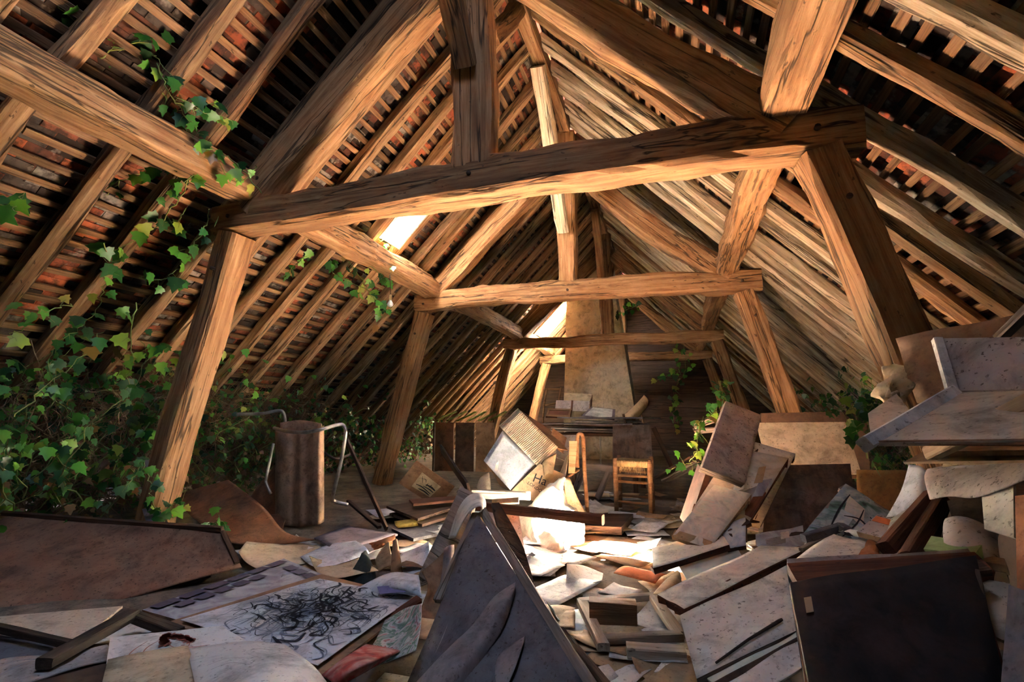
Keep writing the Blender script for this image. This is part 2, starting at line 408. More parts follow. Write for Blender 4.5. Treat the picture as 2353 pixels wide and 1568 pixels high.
# ---------------------------------------------------------------- the four trusses
def beam(name, p0, p1, w, h, label=None, mat='oak', upv=Vector((0,0,1)), parent=None, **kw):
    kw.setdefault('rough', 0.012)
    o = timber(name, p0, p1, w, h, mat, upv, parent, **kw)
    if parent is None: tag(o, label, 'timber', kind='thing')
    return o
TLAB = {1: 'oak roof truss nearest the camera, dark-faced collar and pale underside, spanning the debris',
        2: 'honey-coloured oak roof truss standing above the rush-seat chair and table',
        3: 'small-looking dark oak roof truss just before the chimney',
        4: 'last oak roof truss, half hidden behind the chimney'}
D = 0.20     # timber thickness along the ridge
for n_, Y in ((1, Y1), (2, Y2), (3, Y3), (4, Y4)):
    yc = Y + D/2
    t = root('roof_truss', Vector((RX, yc, FLOOR)), TLAB[n_], 'roof truss', 'trusses down the length of the attic', 'thing')
    if n_ == 1:
        beam('collar_beam', (-3.02, yc, 1.352), (0.90, yc, 1.365), D, 0.215, parent=t, bow=(0, 0.03), rough=0.014, segs=40)
    elif n_ == 2:
        beam('collar_beam', (-2.98, yc, 1.395), (0.88, yc, 1.365), D, 0.22, parent=t, bow=(0, 0.05), rough=0.014, segs=40)
    else:
        beam('collar_beam', (-3.02, yc, 1.36), (0.82, yc, 1.35), D, 0.19, parent=t, bow=(0, 0.01))
    beam('king_post', (RX, yc, 1.46), (RX-(0.06 if n_ == 1 else 0.02), yc, RIDGE_Z-0.14), D*0.95, 0.25 if n_ == 1 else 0.21, parent=t, upv=(1,0,0), rough=0.009)
    for sd in (-1, 1):
        b0 = 0.04 if n_ != 2 else 0.10
        beam('principal_rafter', (RX+sd*1.70, yc, 1.44), (RX+sd*0.14, yc, 2.90), D, 0.22, parent=t, bow=(0, -b0 if sd > 0 else b0*0.5), rough=0.014)
        beam('strut_post', (RX+sd*2.32, yc, FLOOR), (RX+sd*1.80, yc, 1.26), 0.17 if n_ == 1 and sd < 0 else 0.19, D, parent=t, upv=(0,1,0), rough=0.010, bow=(0.02*sd, 0))
    if n_ < 4:
        beam('ridge_brace', (RX-0.03, Y-0.02, 2.08), (RX, Y-1.22, RIDGE_Z-0.17), 0.12, 0.13, mat='rafter_grey' if n_ == 2 else 'oak', upv=(1,0,0), parent=t, rough=0.008)
        beam('ridge_brace', (RX+0.02, Y+D+0.03, 2.45), (RX, Y+D+0.72, RIDGE_Z-0.17), 0.10, 0.13, upv=(1,0,0), parent=t, rough=0.008, bow=(0, 0.03))
    # oak pegs through the joints
    for px_, pz in ((-1.78, 1.36), (1.78, 1.36), (0.0, 1.40), (-1.55, 1.60), (1.55, 1.60), (-1.88, 1.0), (1.88, 1.0)):
        if n_ < 3: tube('peg', [(RX+px_, Y-0.015, pz), (RX+px_+0.002, Y+0.05, pz)], 0.014, 'dark_wood', t, 8)
# purlins and ridge, bay by bay
bays = [(YB, Y1-0.012, 'overhead in the near bay'), (Y1+D+0.012, Y2-0.012, 'in the bay with the roof light'), (Y2+D+0.012, Y3-0.012, 'in the bay before the chimney'), (Y3+D+0.012, Y4-0.012, 'in the chimney bay')]
for a, b, nm in bays:
    for sd, sn in ((-1, 'ivy side'), (1, 'canvas side')):
        beam('purlin', (RX+sd*1.66, a+0.005, 1.54), (RX+sd*1.66, b-0.005, 1.54), 0.21, 0.20, 'squared purlin under the rafters, %s, %s' % (sn, nm), rough=0.013, bow=(0, 0.02), segs=30)
    beam('ridge_beam', (RX, a+0.005, RIDGE_Z-0.06), (RX, min(b-0.005, 9.94), RIDGE_Z-0.06), 0.12, 0.16, 'ridge beam at the apex %s' % nm, rough=0.008)

# chimney: a plastered stack, its side leaning in as it rises
MAT['plaster'] = plain_mat('chimney_plaster', (0.80,0.73,0.60), (0.55,0.47,0.36), 2.0, speck=0.25, stain=0.55, stain_col=(0.24,0.19,0.14), bumps=0.25)
def chimney():
    Yc = 10.0; d = 0.7
    L = [(1296,990),(1296,950),(1299,800),(1302,690),(1304,640),(1306,560)]; R_ = [(1470,990),(1459,950),(1436,800),(1416,690),(1408,640),(1398,560)]
    rows = []
    for (lx, ly), (rx_, ry) in zip(L, R_):
        a = atY(lx, ly, Yc); b = atY(rx_, ry, Yc); rows.append((a, b))
    z0 = FLOOR
    a, b = rows[0]; rows = [(Vector((a.x, Yc, z0)), Vector((b.x+0.1, Yc, z0)))] + rows
    a, b = rows[-1]; rows.append((Vector((a.x+0.02, Yc, RIDGE_Z+0.25)), Vector((b.x-0.2, Yc, RIDGE_Z+0.25))))
    vs_, fs = [], []; n = 9
    o0 = Vector((rows[0][0].x, Yc, z0))
    fine = []
    for i in range(len(rows)-1):
        for k in range(6):
            t = k/6; fine.append((rows[i][0].lerp(rows[i+1][0], t), rows[i][1].lerp(rows[i+1][1], t)))
    fine.append(rows[-1])
    for a, b in fine:
        loop = [a.lerp(b, i/n) for i in range(n+1)] + [b+Vector((0, d, 0)), a+Vector((0, d, 0))]
        for p in loop:
            w = noise.noise(p*1.7)*0.018; vs_.append(p-o0+Vector((w*0.5, w, 0)))
    m = n+3
    for i in range(len(fine)-1):
        for k in range(m):
            k2 = (k+1) % m; fs.append((i*m+k, i*m+k2, (i+1)*m+k2, (i+1)*m+k))
    fs.append(tuple((len(fine)-1)*m+k for k in range(m)))
    o = link_mesh('chimney_stack', vs_, fs, 'plaster', False); setM(o, Matrix.Translation(o0)); o['kind'] = 'thing'
    tag(o, 'plastered chimney stack tapering upward, stained cream, behind the table', 'chimney')
chimney()
# ---------------------------------------------------------------- builders for the debris
def c(px, py, Y): return atY(px, py, Y)
def cz(px, py, z=FLOOR+0.02): return atZ(px, py, z)
def pg(pts, anchor):
    """the parallelogram whose corners are seen at these four pixels; anchor = ('Y'|'Z', corner, value) fixes its distance"""
    d = [ray(*p) for p in pts]
    M = Matrix((( d[0].x, -d[1].x, d[2].x), (d[0].y, -d[1].y, d[2].y), (d[0].z, -d[1].z, d[2].z)))
    l = M.inverted() @ d[3]
    P = [d[0]*l[0], d[1]*l[1], d[2]*l[2], d[3]]
    ax, i, v = anchor
    k = v/(P[i].y if ax == 'Y' else P[i].z)
    return [p*k for p in P]
DEBUG = []
def basis(A, B, C_, D_):
    x = (B-A).normalized(); n = (B-A).cross(D_-A)
    if n.length < 1e-6: n = Vector((0,0,1))
    n.normalize(); o = (A+B+C_+D_)/4
    if n.dot(o) > 0: n = -n              # the normal looks back toward the viewer's side
    y = n.cross(x)
    return Matrix(((x.x,y.x,n.x,o.x),(x.y,y.y,n.y,o.y),(x.z,y.z,n.z,o.z),(0,0,0,1)))
PS = [100]
def slab(name, q, th, mat, edge=None, warp=0.0, bend=(0,0), lift=None, rag=0.0, res=(8, 8), parent=None, smooth=False):
    """a sheet or board between four corners (TL, TR, BR, BL as seen): bowed, warped, corners lifted, edges chipped; th thick, away from the viewer"""
    PS[0] += 1; sd = PS[0]; A, B, C_, D_ = q; M = basis(*q); Mi = M.inverted(); a, b, cc, d = [Mi @ p for p in q]
    nu, nv = res; vs_, fs = [], []
    def pt(i, j):
        u, v = i/nu, j/nv
        uu, vv = u, v
        if rag:
            if i in (0, nu): uu += (1 if i == 0 else -1)*abs(noise.noise(Vector((sd*1.3, j*1.7, i))))*rag
            if j in (0, nv): vv += (1 if j == 0 else -1)*abs(noise.noise(Vector((sd*2.3, i*1.7, j+9))))*rag
        p = a.lerp(b, uu).lerp(d.lerp(cc, uu), vv)
        z = bend[0]*(1-(2*u-1)**2) + bend[1]*(1-(2*v-1)**2)
        if warp: z += warp*noise.noise(Vector((u*2.1+sd, v*2.1, sd*0.7)))
        if lift:
            for k, amt in lift.items():
                cu, cv = ((0,0),(1,0),(1,1),(0,1))[k]; r = math.hypot(u-cu, v-cv); z += amt*max(0, 1-r/0.75)**2
        return Vector((p.x, p.y, p.z+z))
    for j in range(nv+1):
        for i in range(nu+1): vs_.append(pt(i, j))
    n0 = len(vs_); vs_ += [v-Vector((0,0,th)) for v in vs_]
    idx = lambda i, j: j*(nu+1)+i
    front = []
    for j in range(nv):
        for i in range(nu):
            f = (idx(i,j), idx(i,j+1), idx(i+1,j+1), idx(i+1,j)); front.append(f); fs.append(f)
    nf = len(fs)
    fs += [tuple(n0+k for k in reversed(f)) for f in front]
    rim = [idx(i,0) for i in range(nu)] + [idx(nu,j) for j in range(nv)] + [idx(i,nv) for i in range(nu,0,-1)] + [idx(0,j) for j in range(nv,0,-1)]
    for k in range(len(rim)):
        p, q_ = rim[k], rim[(k+1) % len(rim)]; fs.append((p, q_, n0+q_, n0+p))
    o = link_mesh(name, vs_, fs, mat)
    # keep the normals outward whichever way the corners ran
    me = o.data
    if (b-a).cross(d-a).z > 0: me.flip_normals()
    if edge:
        me.materials.append(MAT[edge])
        for k, p in enumerate(me.polygons):
            if k >= nf: p.material_index = 1
    if smooth or bend != (0,0) or lift or warp:
        for k, p in enumerate(me.polygons): p.use_smooth = k < 2*nf
    setM(o, M); attach(o, parent)
    DEBUG.append((name, (B-A).length, (D_-A).length, [round(p.y,2) for p in q], [round(p.z,2) for p in q]))
    return o
def board(name, label, cat, q, th, mat, edge=None, group=None, **kw):
    return tag(slab(name, q, th, mat, edge, **kw), label, cat, group)
def inset(q, e):
    o = sum(q, Vector())/4; r = []
    for i in range(4):
        p, a, b = q[i], q[(i+1) % 4], q[(i-1) % 4]
        r.append(p + (a-p).normalized()*e + (b-p).normalized()*e)
    return r
def bars(q, w, th, mat, parent, back=0.0, name='stretcher_bar', sides=(0,1,2,3)):
    """bars of a stretcher or frame along the edges of q, th deep, behind the face by back"""
    M = basis(*q); n = M.to_3x3().col[2]
    for i in sides:
        p0, p1 = q[i], q[(i+1) % 4]; ce = sum(q, Vector())/4
        e = (p1-p0).normalized(); inn = (ce-(p0+p1)/2); inn = (inn-e*inn.dot(e)).normalized()
        off = inn*(w/2) - n*(back+th/2)
        a_, b_ = (0.0, 0.0) if i % 2 == 0 else (w, -w)
        timber(name, p0+e*a_+off, p1+e*b_+off, w, th, mat, n, parent, rough=0.002, segs=5, ch=0.06)
def tacks(q, th, parent, sides=(2,), step=0.055):
    M = basis(*q); n = M.to_3x3().col[2]; ce = sum(q, Vector())/4; V_, F_ = [], []
    for i in sides:
        p0, p1 = q[i], q[(i+1) % 4]; e = (p1-p0).normalized(); L = (p1-p0).length
        out = (p0+p1)/2-ce; out = (out-e*out.dot(e)).normalized()
        k = step/2
        while k < L:
            p = p0+e*k-n*th*0.5+out*0.001; b0 = len(V_); r = 0.0045
            for t in range(6): V_.append(p+e*cos(t*pi/3)*r+n*sin(t*pi/3)*r)
            V_.append(p+out*0.003)
            F_ += [(b0+t, b0+(t+1) % 6, b0+6) for t in range(6)]; k += step*RND.uniform(0.8, 1.2)
    if V_:
        o = link_mesh('tacks', V_, F_, 'iron'); attach(o, parent); tag(o, kind='stuff')
SKIN = {}
def canvas(name, label, cat, q, mat, th=0.022, w=0.045, bar='grey_wood', tack=(2,), group=None, back_shown=False, **kw):
    """a canvas stretched on bars: skin, four bars, tacks along the edge that shows"""
    low = min(q, key=lambda p: p.z)
    r = root(name, low, label, cat, group)
    n = basis(*q).to_3x3().col[2]
    kw.setdefault('warp', 0.006)
    if not back_shown:
        SKIN[r.name] = slab('canvas', q, 0.003, mat, bar, parent=r, **kw)
        bars(q, w, th, bar, r, 0.0035)
    else:      # seen from behind: bars toward the viewer, skin beyond them
        q2 = [p-n*th for p in q]
        SKIN[r.name] = slab('canvas', q2, 0.003, mat, None, parent=r, **kw)
        bars(q, w, th-0.001, bar, r, 0.0)
    if tack: tacks(q, th, r, tack)
    return r
def sheet(name, label, cat, rows, mat, th=0.002, sub=5, back=None, parent=None, group=None, crumple=0.0):
    """a curling sheet through a grid of points"""
    PS[0] += 1; sd = PS[0]
    rows = [smooth_path(r, sub) for r in rows]
    cols = [smooth_path([r[k] for r in rows], sub) for k in range(len(rows[0]))]
    nu, nv = len(cols), len(cols[0])
    P = [[cols[i][j] for i in range(nu)] for j in range(nv)]
    o0 = P[nv//2][nu//2].copy()
    vs_ = []; fs = []
    nrm = []
    for j in range(nv):
        for i in range(nu):
            du = P[j][min(i+1,nu-1)]-P[j][max(i-1,0)]; dv = P[min(j+1,nv-1)][i]-P[max(j-1,0)][i]
            n = du.cross(dv); n = n.normalized() if n.length > 1e-9 else Vector((0,0,1)); nrm.append(n)
    s = 1 if sum((n.dot(P[k//nu][k % nu]) for k, n in enumerate(nrm))) < 0 else -1
    for j in range(nv):
        for i in range(nu):
            p = P[j][i]-o0
            if crumple: p = p + nrm[j*nu+i]*crumple*(noise.noise(P[j][i]*9+Vector((sd,0,0)))+abs(noise.noise(P[j][i]*16+Vector((0,sd,0)))))
            vs_.append(p)
    n0 = len(vs_)
    vs_ += [vs_[k]-nrm[k]*s*th for k in range(n0)]
    fr = []
    for j in range(nv-1):
        for i in range(nu-1):
            a = j*nu+i; f = (a, a+1, a+nu+1, a+nu); fr.append(f if s > 0 else f[::-1])
    fs = fr + [tuple(n0+k for k in reversed(f)) for f in fr]
    rim = list(range(nu-1)) + [j*nu+nu-1 for j in range(nv-1)] + [(nv-1)*nu+i for i in range(nu-1,0,-1)] + [j*nu for j in range(nv-1,0,-1)]
    for k in range(len(rim)):
        p, q_ = rim[k], rim[(k+1) % len(rim)]
        f = (q_, p, n0+p, n0+q_); fs.append(f if s > 0 else f[::-1])
    o = link_mesh(name, vs_, fs, mat, True); me = o.data
    if back:
        me.materials.append(MAT[back])
        for k, p in enumerate(me.polygons):
            if k >= len(fr): p.material_index = 1
    setM(o, Matrix.Translation(o0)); attach(o, parent)
    DEBUG.append((name, (P[0][-1]-P[0][0]).length, (P[-1][0]-P[0][0]).length, [round(P[0][0].y,2), round(P[-1][-1].y,2)], [round(P[0][0].z,2), round(P[0][-1].z,2), round(P[-1][-1].z,2), round(P[-1][0].z,2)]))
    return tag(o, label, cat, group)
def marks(name, parent, q, lines, mat, lift=0.0015):
    """drawn strokes: flat ribbons lying on the panel q; lines = [(width, [(u, v), ...]), ...] in the panel's own 0..1 coordinates"""
    A, B, C_, D_ = q; n = basis(*q).to_3x3().col[2]; V_, F_ = [], []
    P = lambda u, v: A.lerp(B, u).lerp(D_.lerp(C_, u), v) + n*lift
    for w, pts in lines:
        ps = smooth_path([P(*p) for p in pts], 5); b0 = len(V_)
        for i, p in enumerate(ps):
            t = (ps[min(i+1, len(ps)-1)]-ps[max(i-1, 0)]); s = n.cross(t)
            s = s.normalized() if s.length > 1e-9 else Vector((1,0,0))
            ww = w*(0.35+0.65*sin(pi*(i+0.5)/len(ps)))/2
            V_ += [p+s*ww, p-s*ww]
        F_ += [(b0+2*i, b0+2*i+1, b0+2*i+3, b0+2*i+2) for i in range(len(ps)-1)]
    o = link_mesh(name, V_, F_, mat); tag(o, kind='stuff'); return attach(o, parent)

# colours of what lies about
P_ = plain_mat
MAT['iron'] = P_('rusty_iron', (0.06,0.03,0.02), (0.03,0.015,0.01), 20, rough=0.6)
MAT['steel'] = P_('dull_steel_tube', (0.55,0.52,0.48), (0.30,0.27,0.24), 8, rough=0.35, metal=0.8)
MAT['paper'] = P_('old_white_paper', (0.82,0.80,0.76), (0.66,0.62,0.57), 3, speck=0.35, stain=0.25, stain_col=(0.5,0.4,0.28))
MAT['paper_blue'] = P_('cool_white_paper', (0.78,0.80,0.84), (0.62,0.62,0.66), 3, speck=0.35)
MAT['paper_cream'] = P_('cream_paper', (0.72,0.58,0.39), (0.55,0.41,0.25), 3, speck=0.3)
MAT['paper_grey'] = P_('grey_paper', (0.42,0.38,0.36), (0.27,0.23,0.22), 3, speck=0.5)
MAT['paper_yellow'] = P_('yellow_paper', (0.62,0.42,0.09), (0.4,0.26,0.06), 8, speck=0.4)
MAT['paper_orange'] = P_('orange_paper', (0.80,0.23,0.08), (0.62,0.16,0.05), 4)
MAT['paper_rust'] = P_('rust_coloured_paper', (0.42,0.14,0.05), (0.25,0.08,0.03), 6)
MAT['card'] = P_('brown_card', (0.36,0.21,0.12), (0.24,0.13,0.075), 4, speck=0.3)
MAT['card_tan'] = P_('tan_card', (0.52,0.35,0.20), (0.40,0.26,0.15), 4, speck=0.3)
MAT['card_dark'] = P_('dark_card', (0.13,0.075,0.05), (0.075,0.042,0.03), 4, speck=0.3)
MAT['hardboard'] = P_('hardboard', (0.27,0.125,0.062), (0.16,0.07,0.035), 3, speck=0.45, stain=0.5, stain_col=(0.09,0.045,0.03))
MAT['canvas_back'] = P_('raw_canvas_back', (0.44,0.24,0.15), (0.30,0.15,0.095), 2.5, speck=0.55, stain=0.5, stain_col=(0.12,0.06,0.045))
MAT['sling'] = P_('stained_deck_canvas', (0.56,0.36,0.23), (0.28,0.15,0.09), 5, speck=0.4, stretch=(1,1,0.25))
MAT['grey_board'] = P_('grey_board', (0.52,0.48,0.44), (0.36,0.32,0.29), 2.5, speck=0.5)
MAT['pink_board'] = P_('pinkish_board', (0.62,0.52,0.46), (0.44,0.35,0.33), 3, speck=0.6, stain=0.4, stain_col=(0.25,0.2,0.24))
MAT['beige_board'] = P_('beige_board', (0.68,0.56,0.42), (0.52,0.41,0.30), 3, speck=0.4)
MAT['white_board'] = P_('scuffed_white_board', (0.84,0.80,0.73), (0.62,0.57,0.51), 2.2, speck=0.5, stain=0.3, stain_col=(0.42,0.34,0.27))
MAT['ivory_canvas'] = P_('ivory_canvas', (0.88,0.84,0.73), (0.70,0.65,0.55), 2, speck=0.3, stain=0.35, stain_col=(0.55,0.42,0.36))
MAT['dark_canvas'] = P_('dark_canvas', (0.040,0.024,0.020), (0.014,0.010,0.010), 4, speck=0.2, stain=0.5, stain_col=(0.12,0.055,0.045))
MAT['slate_canvas'] = P_('slate_grey_canvas', (0.20,0.175,0.185), (0.115,0.095,0.105), 3, speck=0.5, stain=0.4, stain_col=(0.16,0.19,0.20))
MAT['slate_light'] = P_('pale_slate_paper', (0.34,0.29,0.29), (0.22,0.18,0.185), 3, speck=0.4)
MAT['green_black'] = P_('green_black_card', (0.045,0.058,0.055), (0.022,0.028,0.027), 3)
MAT['mauve_board'] = P_('mauve_board', (0.30,0.24,0.26), (0.17,0.13,0.145), 3, speck=0.4)
MAT['green_board'] = P_('pale_green_card', (0.36,0.46,0.20), (0.25,0.33,0.12), 3)
MAT['terracotta'] = P_('terracotta_board', (0.60,0.24,0.12), (0.46,0.17,0.08), 3, speck=0.3)
MAT['ochre'] = P_('ochre_panel', (0.42,0.22,0.07), (0.22,0.10,0.03), 3, speck=0.3)
MAT['lilac'] = P_('lilac_paint', (0.34,0.27,0.46), (0.26,0.2,0.36), 6)
MAT['ink'] = P_('black_ink', (0.035,0.035,0.05), (0.015,0.015,0.02), 6)
MAT['ink_grey'] = P_('grey_wash', (0.30,0.32,0.40), (0.2,0.22,0.28), 6)
MAT['sanguine'] = P_('red_chalk', (0.40,0.13,0.09), (0.3,0.09,0.06), 9)
MAT['pencil'] = P_('pencil_line', (0.36,0.30,0.28), (0.3,0.24,0.22), 9)
MAT['tile_paint'] = P_('dark_violet_paint', (0.14,0.11,0.155), (0.10,0.075,0.11), 5)
def paint_mat(name, cols, scale=2.0, dist=1.5, speck=0.3, stretch=(1,1,1)):
    m, nt, b = nodes_of(name)
    v = coords(nt, stretch, True); g = noise_tex(nt, v, scale, 3, 0.55, dist)
    k = len(cols); c_ = ramp(nt, g, [(0.28+0.44*i/max(1, k-1), x) for i, x in enumerate(cols)])
    s = noise_tex(nt, coords(nt), 95, 3, 0.65)
    c_ = mix(nt, c_, (0.08,0.06,0.05), ramp(nt, s, [(0.63,(0,0,0)),(0.69,(speck,)*3)]))
    s2 = noise_tex(nt, coords(nt), 14, 5, 0.7, 0.6); c_ = mix(nt, c_, cols[0], ramp(nt, s2, [(0.5,(0,0,0)),(0.62,(0.45,)*3)]))
    nt.links.new(c_, b.inputs['Base Color']); b.inputs['Roughness'].default_value = 0.7; bump(nt, b, g, 0.2, 0.004); return m
MAT['figure_paint'] = paint_mat('sea_green_painting', [(0.05,0.07,0.07),(0.10,0.20,0.16),(0.28,0.36,0.38),(0.42,0.45,0.47),(0.20,0.28,0.36),(0.50,0.44,0.32)], 8.0, 2.0)
MAT['street_paint'] = paint_mat('hazy_townscape', [(0.26,0.24,0.26),(0.42,0.36,0.28),(0.50,0.45,0.38),(0.55,0.52,0.48),(0.40,0.42,0.46)], 6.0, 0.8)
MAT['pastel_paint'] = paint_mat('faded_pastel', [(0.46,0.40,0.35),(0.64,0.57,0.48),(0.74,0.65,0.55),(0.58,0.60,0.53),(0.72,0.54,0.47)], 9.0, 1.5)
MAT['blue_paint'] = paint_mat('pale_blue_painting', [(0.30,0.38,0.48),(0.52,0.58,0.64),(0.66,0.66,0.64),(0.45,0.52,0.58)], 12.0, 1.0)
MAT['teal_edge'] = paint_mat('pale_teal_painting', [(0.38,0.48,0.46),(0.55,0.60,0.54),(0.62,0.60,0.50)], 10.0, 0.5)
MAT['violet_paint'] = paint_mat('violet_grey_painting', [(0.16,0.14,0.18),(0.28,0.27,0.31),(0.40,0.40,0.43),(0.24,0.22,0.27)], 7.0, 1.0)
MAT['crimson_paint'] = paint_mat('crimson_daub', [(0.10,0.05,0.045),(0.50,0.08,0.06),(0.62,0.30,0.24),(0.55,0.46,0.42)], 10.0, 1.0)
MAT['colour_daub'] = paint_mat('many_coloured_daub', [(0.05,0.07,0.12),(0.50,0.50,0.50),(0.10,0.20,0.12),(0.62,0.60,0.56),(0.40,0.10,0.08),(0.66,0.66,0.64)], 14.0, 1.5)
MAT['brushed_brown'] = P_('brown_board_brushed_grey', (0.16,0.10,0.07), (0.06,0.035,0.025), 3, speck=0.3, stain=0.55, stain_col=(0.30,0.26,0.24), stretch=(6,1,1))
# ---------------------------------------------------------------- the things lying about
def Q(*a): return [c(*p) for p in a]
def QZ(z, *a): return [cz(p[0], p[1], z) for p in a]
def shift(q, d): return [p+d for p in q]
def toward(q, e): n = basis(*q).to_3x3().col[2]; return [p+n*e for p in q]

# --- by the ivy, near the camera
q = Q((-200,1165,2.0),(515,1217,2.2),(555,1302,2.12),(-200,1500,1.25))
r = root('brown_canvas', q[2], 'wide brown canvas seen from behind with a raised rim, below the ivy', 'canvas')
slab('canvas', q, 0.006, 'canvas_back', parent=r, warp=0.02, res=(14, 10)); bars(q, 0.022, 0.022, 'dark_wood', r, -0.020, 'stretcher_bar', (0, 1))
board('board_strip', 'thin brown strip of board behind the wide canvas, under the ivy', 'board', Q((-40,1172,2.22),(92,1186,2.26),(90,1202,2.26),(-40,1198,2.22)), 0.01, 'hardboard')
tag(sheet('hardboard_sheet', None, None, [[c(392,1143,2.9),c(455,1122,2.95),c(525,1103,3.0)],[c(450,1195,2.65),c(525,1172,2.75),c(605,1165,2.85)],[c(515,1240,2.47),c(585,1225,2.6),c(655,1222,2.72)],[c(560,1253,2.5),c(640,1252,2.6),c(725,1240,2.68)]], 'hardboard', 0.004),
    'curling sheet of brown hardboard at the foot of the near strut', 'hardboard sheet')
q = QZ(-0.72, (327,1402),(652,1284),(752,1325),(432,1432))
r = board('brick_painting', 'violet-grey panel painted with a border of brick shapes', 'painting', q, 0.012, 'violet_paint', 'card')
def straight(n, u0, v0, u1, v1, gap=0.25):
    out = []
    for k in range(n):
        a = k/n; b = (k+1-gap)/n; out.append([(u0+(u1-u0)*a, v0+(v1-v0)*a), (u0+(u1-u0)*b, v0+(v1-v0)*b)])
    return out
def blocks(name, parent, q, segs, w, mat, lift=0.0018):
    A, B, C_, D_ = q; n = basis(*q).to_3x3().col[2]; V_, F_ = [], []
    P = lambda u, v: A.lerp(B, u).lerp(D_.lerp(C_, u), v) + n*lift
    for p0, p1 in segs:
        a, b = P(*p0), P(*p1); s = n.cross(b-a).normalized()*w/2; k = len(V_)
        V_ += [a+s, b+s, b-s, a-s]; F_.append((k, k+1, k+2, k+3))
    return attach(link_mesh(name, V_, F_, mat), parent)
blocks('painted_bricks', r, toward(q, 0.006), straight(6, 0.03, 0.13, 0.97, 0.13, 0.12) + straight(5, 0.10, 0.36, 0.72, 0.36, 0.22) + straight(3, 0.90, 0.34, 0.90, 0.98, 0.15), 0.052, 'tile_paint')
qb = QZ(-0.705, (385,1430),(738,1320),(970,1376),(738,1552)); board('backing_card', 'brown backing card under the scribbled ink drawing', 'card', qb, 0.008, 'card')
q = QZ(-0.692, (412,1425),(735,1330),(955,1372),(730,1530))
r = board('ink_drawing', 'large sheet scribbled over with black ink strokes', 'drawing', q, 0.002, 'paper_blue', rag=0.02)
rr = random.Random(3); L1, L2 = [], []
for k in range(420):
    u, v = min(0.95, max(0.06, rr.gauss(0.52, 0.22))), min(0.93, max(0.06, rr.gauss(0.5, 0.2)))
    a = rr.gauss(2.3, 0.7); l = rr.uniform(0.04, 0.22); cv = rr.uniform(-0.09, 0.09)
    p = [(u-cos(a)*l/2, v-sin(a)*l/2), (u-sin(a)*cv, v+cos(a)*cv), (u+cos(a)*l/2, v+sin(a)*l/2)]
    p = [(min(0.98, max(0.02, x)), min(0.98, max(0.02, y))) for x, y in p]
    (L1 if k % 2 else L2).append((rr.choice((0.002, 0.003, 0.003, 0.006, 0.012)), p))
for k in range(60):
    v = rr.uniform(0.05, 0.95); u = rr.uniform(0.02, 0.5); L2.append((0.003, [(u, v), (u+0.15, v-0.05*rr.random()), (min(0.97, u+0.3), max(0.02, v-0.12*rr.random()))]))
marks('ink_strokes', r, toward(q, 0.0015), L1, 'ink'); marks('wash_strokes', r, toward(q, 0.001), L2, 'ink_grey')
tag(timber('frame_bar', c(728,1538,1.50), c(964,1378,1.80), 0.035, 0.022, 'red_wood', (0,0,1), rough=0.002), 'brown frame bar along the edge of the scribbled drawing', 'wood bar')
sheet('daubed_sheet', 'curled white sheet daubed with many colours beside the scribbled drawing', 'paper', [[cz(885,1425,-0.7),cz(932,1398,-0.66),cz(968,1388,-0.60)],[cz(855,1485,-0.71),cz(915,1455,-0.69),cz(966,1440,-0.62)],[cz(800,1548,-0.71),cz(880,1525,-0.69),cz(955,1495,-0.64)]], 'colour_daub', back='paper')
sheet('painted_sheet', 'folded crimson-daubed sheet near the scribbled drawing', 'painting', [[cz(738,1552,-0.68),cz(790,1512,-0.655),cz(842,1480,-0.66)],[cz(760,1566,-0.67),cz(830,1528,-0.64),cz(915,1494,-0.66)],[cz(775,1580,-0.68),cz(850,1540,-0.67),cz(912,1502,-0.68)]], 'crimson_paint', back='paper')
q = QZ(-0.66, (252,1465),(510,1438),(660,1530),(235,1600))
r = board('chalk_drawing', 'sheet with a red chalk sketch of a head', 'drawing', q, 0.002, 'paper', rag=0.015)
hair = []
for k in range(70):
    t = k/69; a = pi*(1.0-1.0*t); rd = rr.uniform(0.6, 1.05); x, y = 0.50+0.12*cos(a)*rd, 0.27-0.20*sin(a)*rd
    hair.append((0.010, [(x, y), (x+0.03*cos(a*2), y+0.03), (x-0.02+0.02*rr.random(), y+0.08)]))
face = [(0.003, [(0.44,0.24),(0.45,0.36),(0.50,0.42),(0.57,0.40),(0.60,0.30)]), (0.003, [(0.50,0.27),(0.53,0.26)]), (0.003, [(0.55,0.26),(0.58,0.27)]), (0.002, [(0.545,0.28),(0.555,0.33),(0.54,0.335)]), (0.005, [(0.52,0.37),(0.55,0.375)]),
        (0.003, [(0.46,0.40),(0.42,0.48),(0.30,0.50),(0.20,0.6)]), (0.004, [(0.54,0.42),(0.62,0.44),(0.72,0.43)]), (0.003, [(0.30,0.20),(0.18,0.35),(0.12,0.5)]), (0.003, [(0.40,0.2),(0.28,0.33),(0.22,0.48)])]
marks('red_chalk', r, toward(q, 0.002), hair + face, 'sanguine')
board('paper_sheet', 'pinkish sheet overlapping the red chalk sketch', 'paper', QZ(-0.645, (248,1516),(432,1484),(466,1604),(225,1614)), 0.002, 'paper_cream', bend=(0.004,0.006))
rows = [[cz(430,1492,-0.645),cz(560,1474,-0.63),cz(652,1480,-0.64)],[cz(445,1560,-0.63),cz(600,1530,-0.60),cz(722,1532,-0.63)],[cz(460,1640,-0.62),cz(640,1620,-0.6),cz(780,1610,-0.63)]]
o = sheet('drawing_sheet', 'pale curved sheet with faint pencil lines, at the lower edge', 'drawing', rows, 'paper')
q = [rows[0][0], rows[0][2], rows[2][2], rows[2][0]]
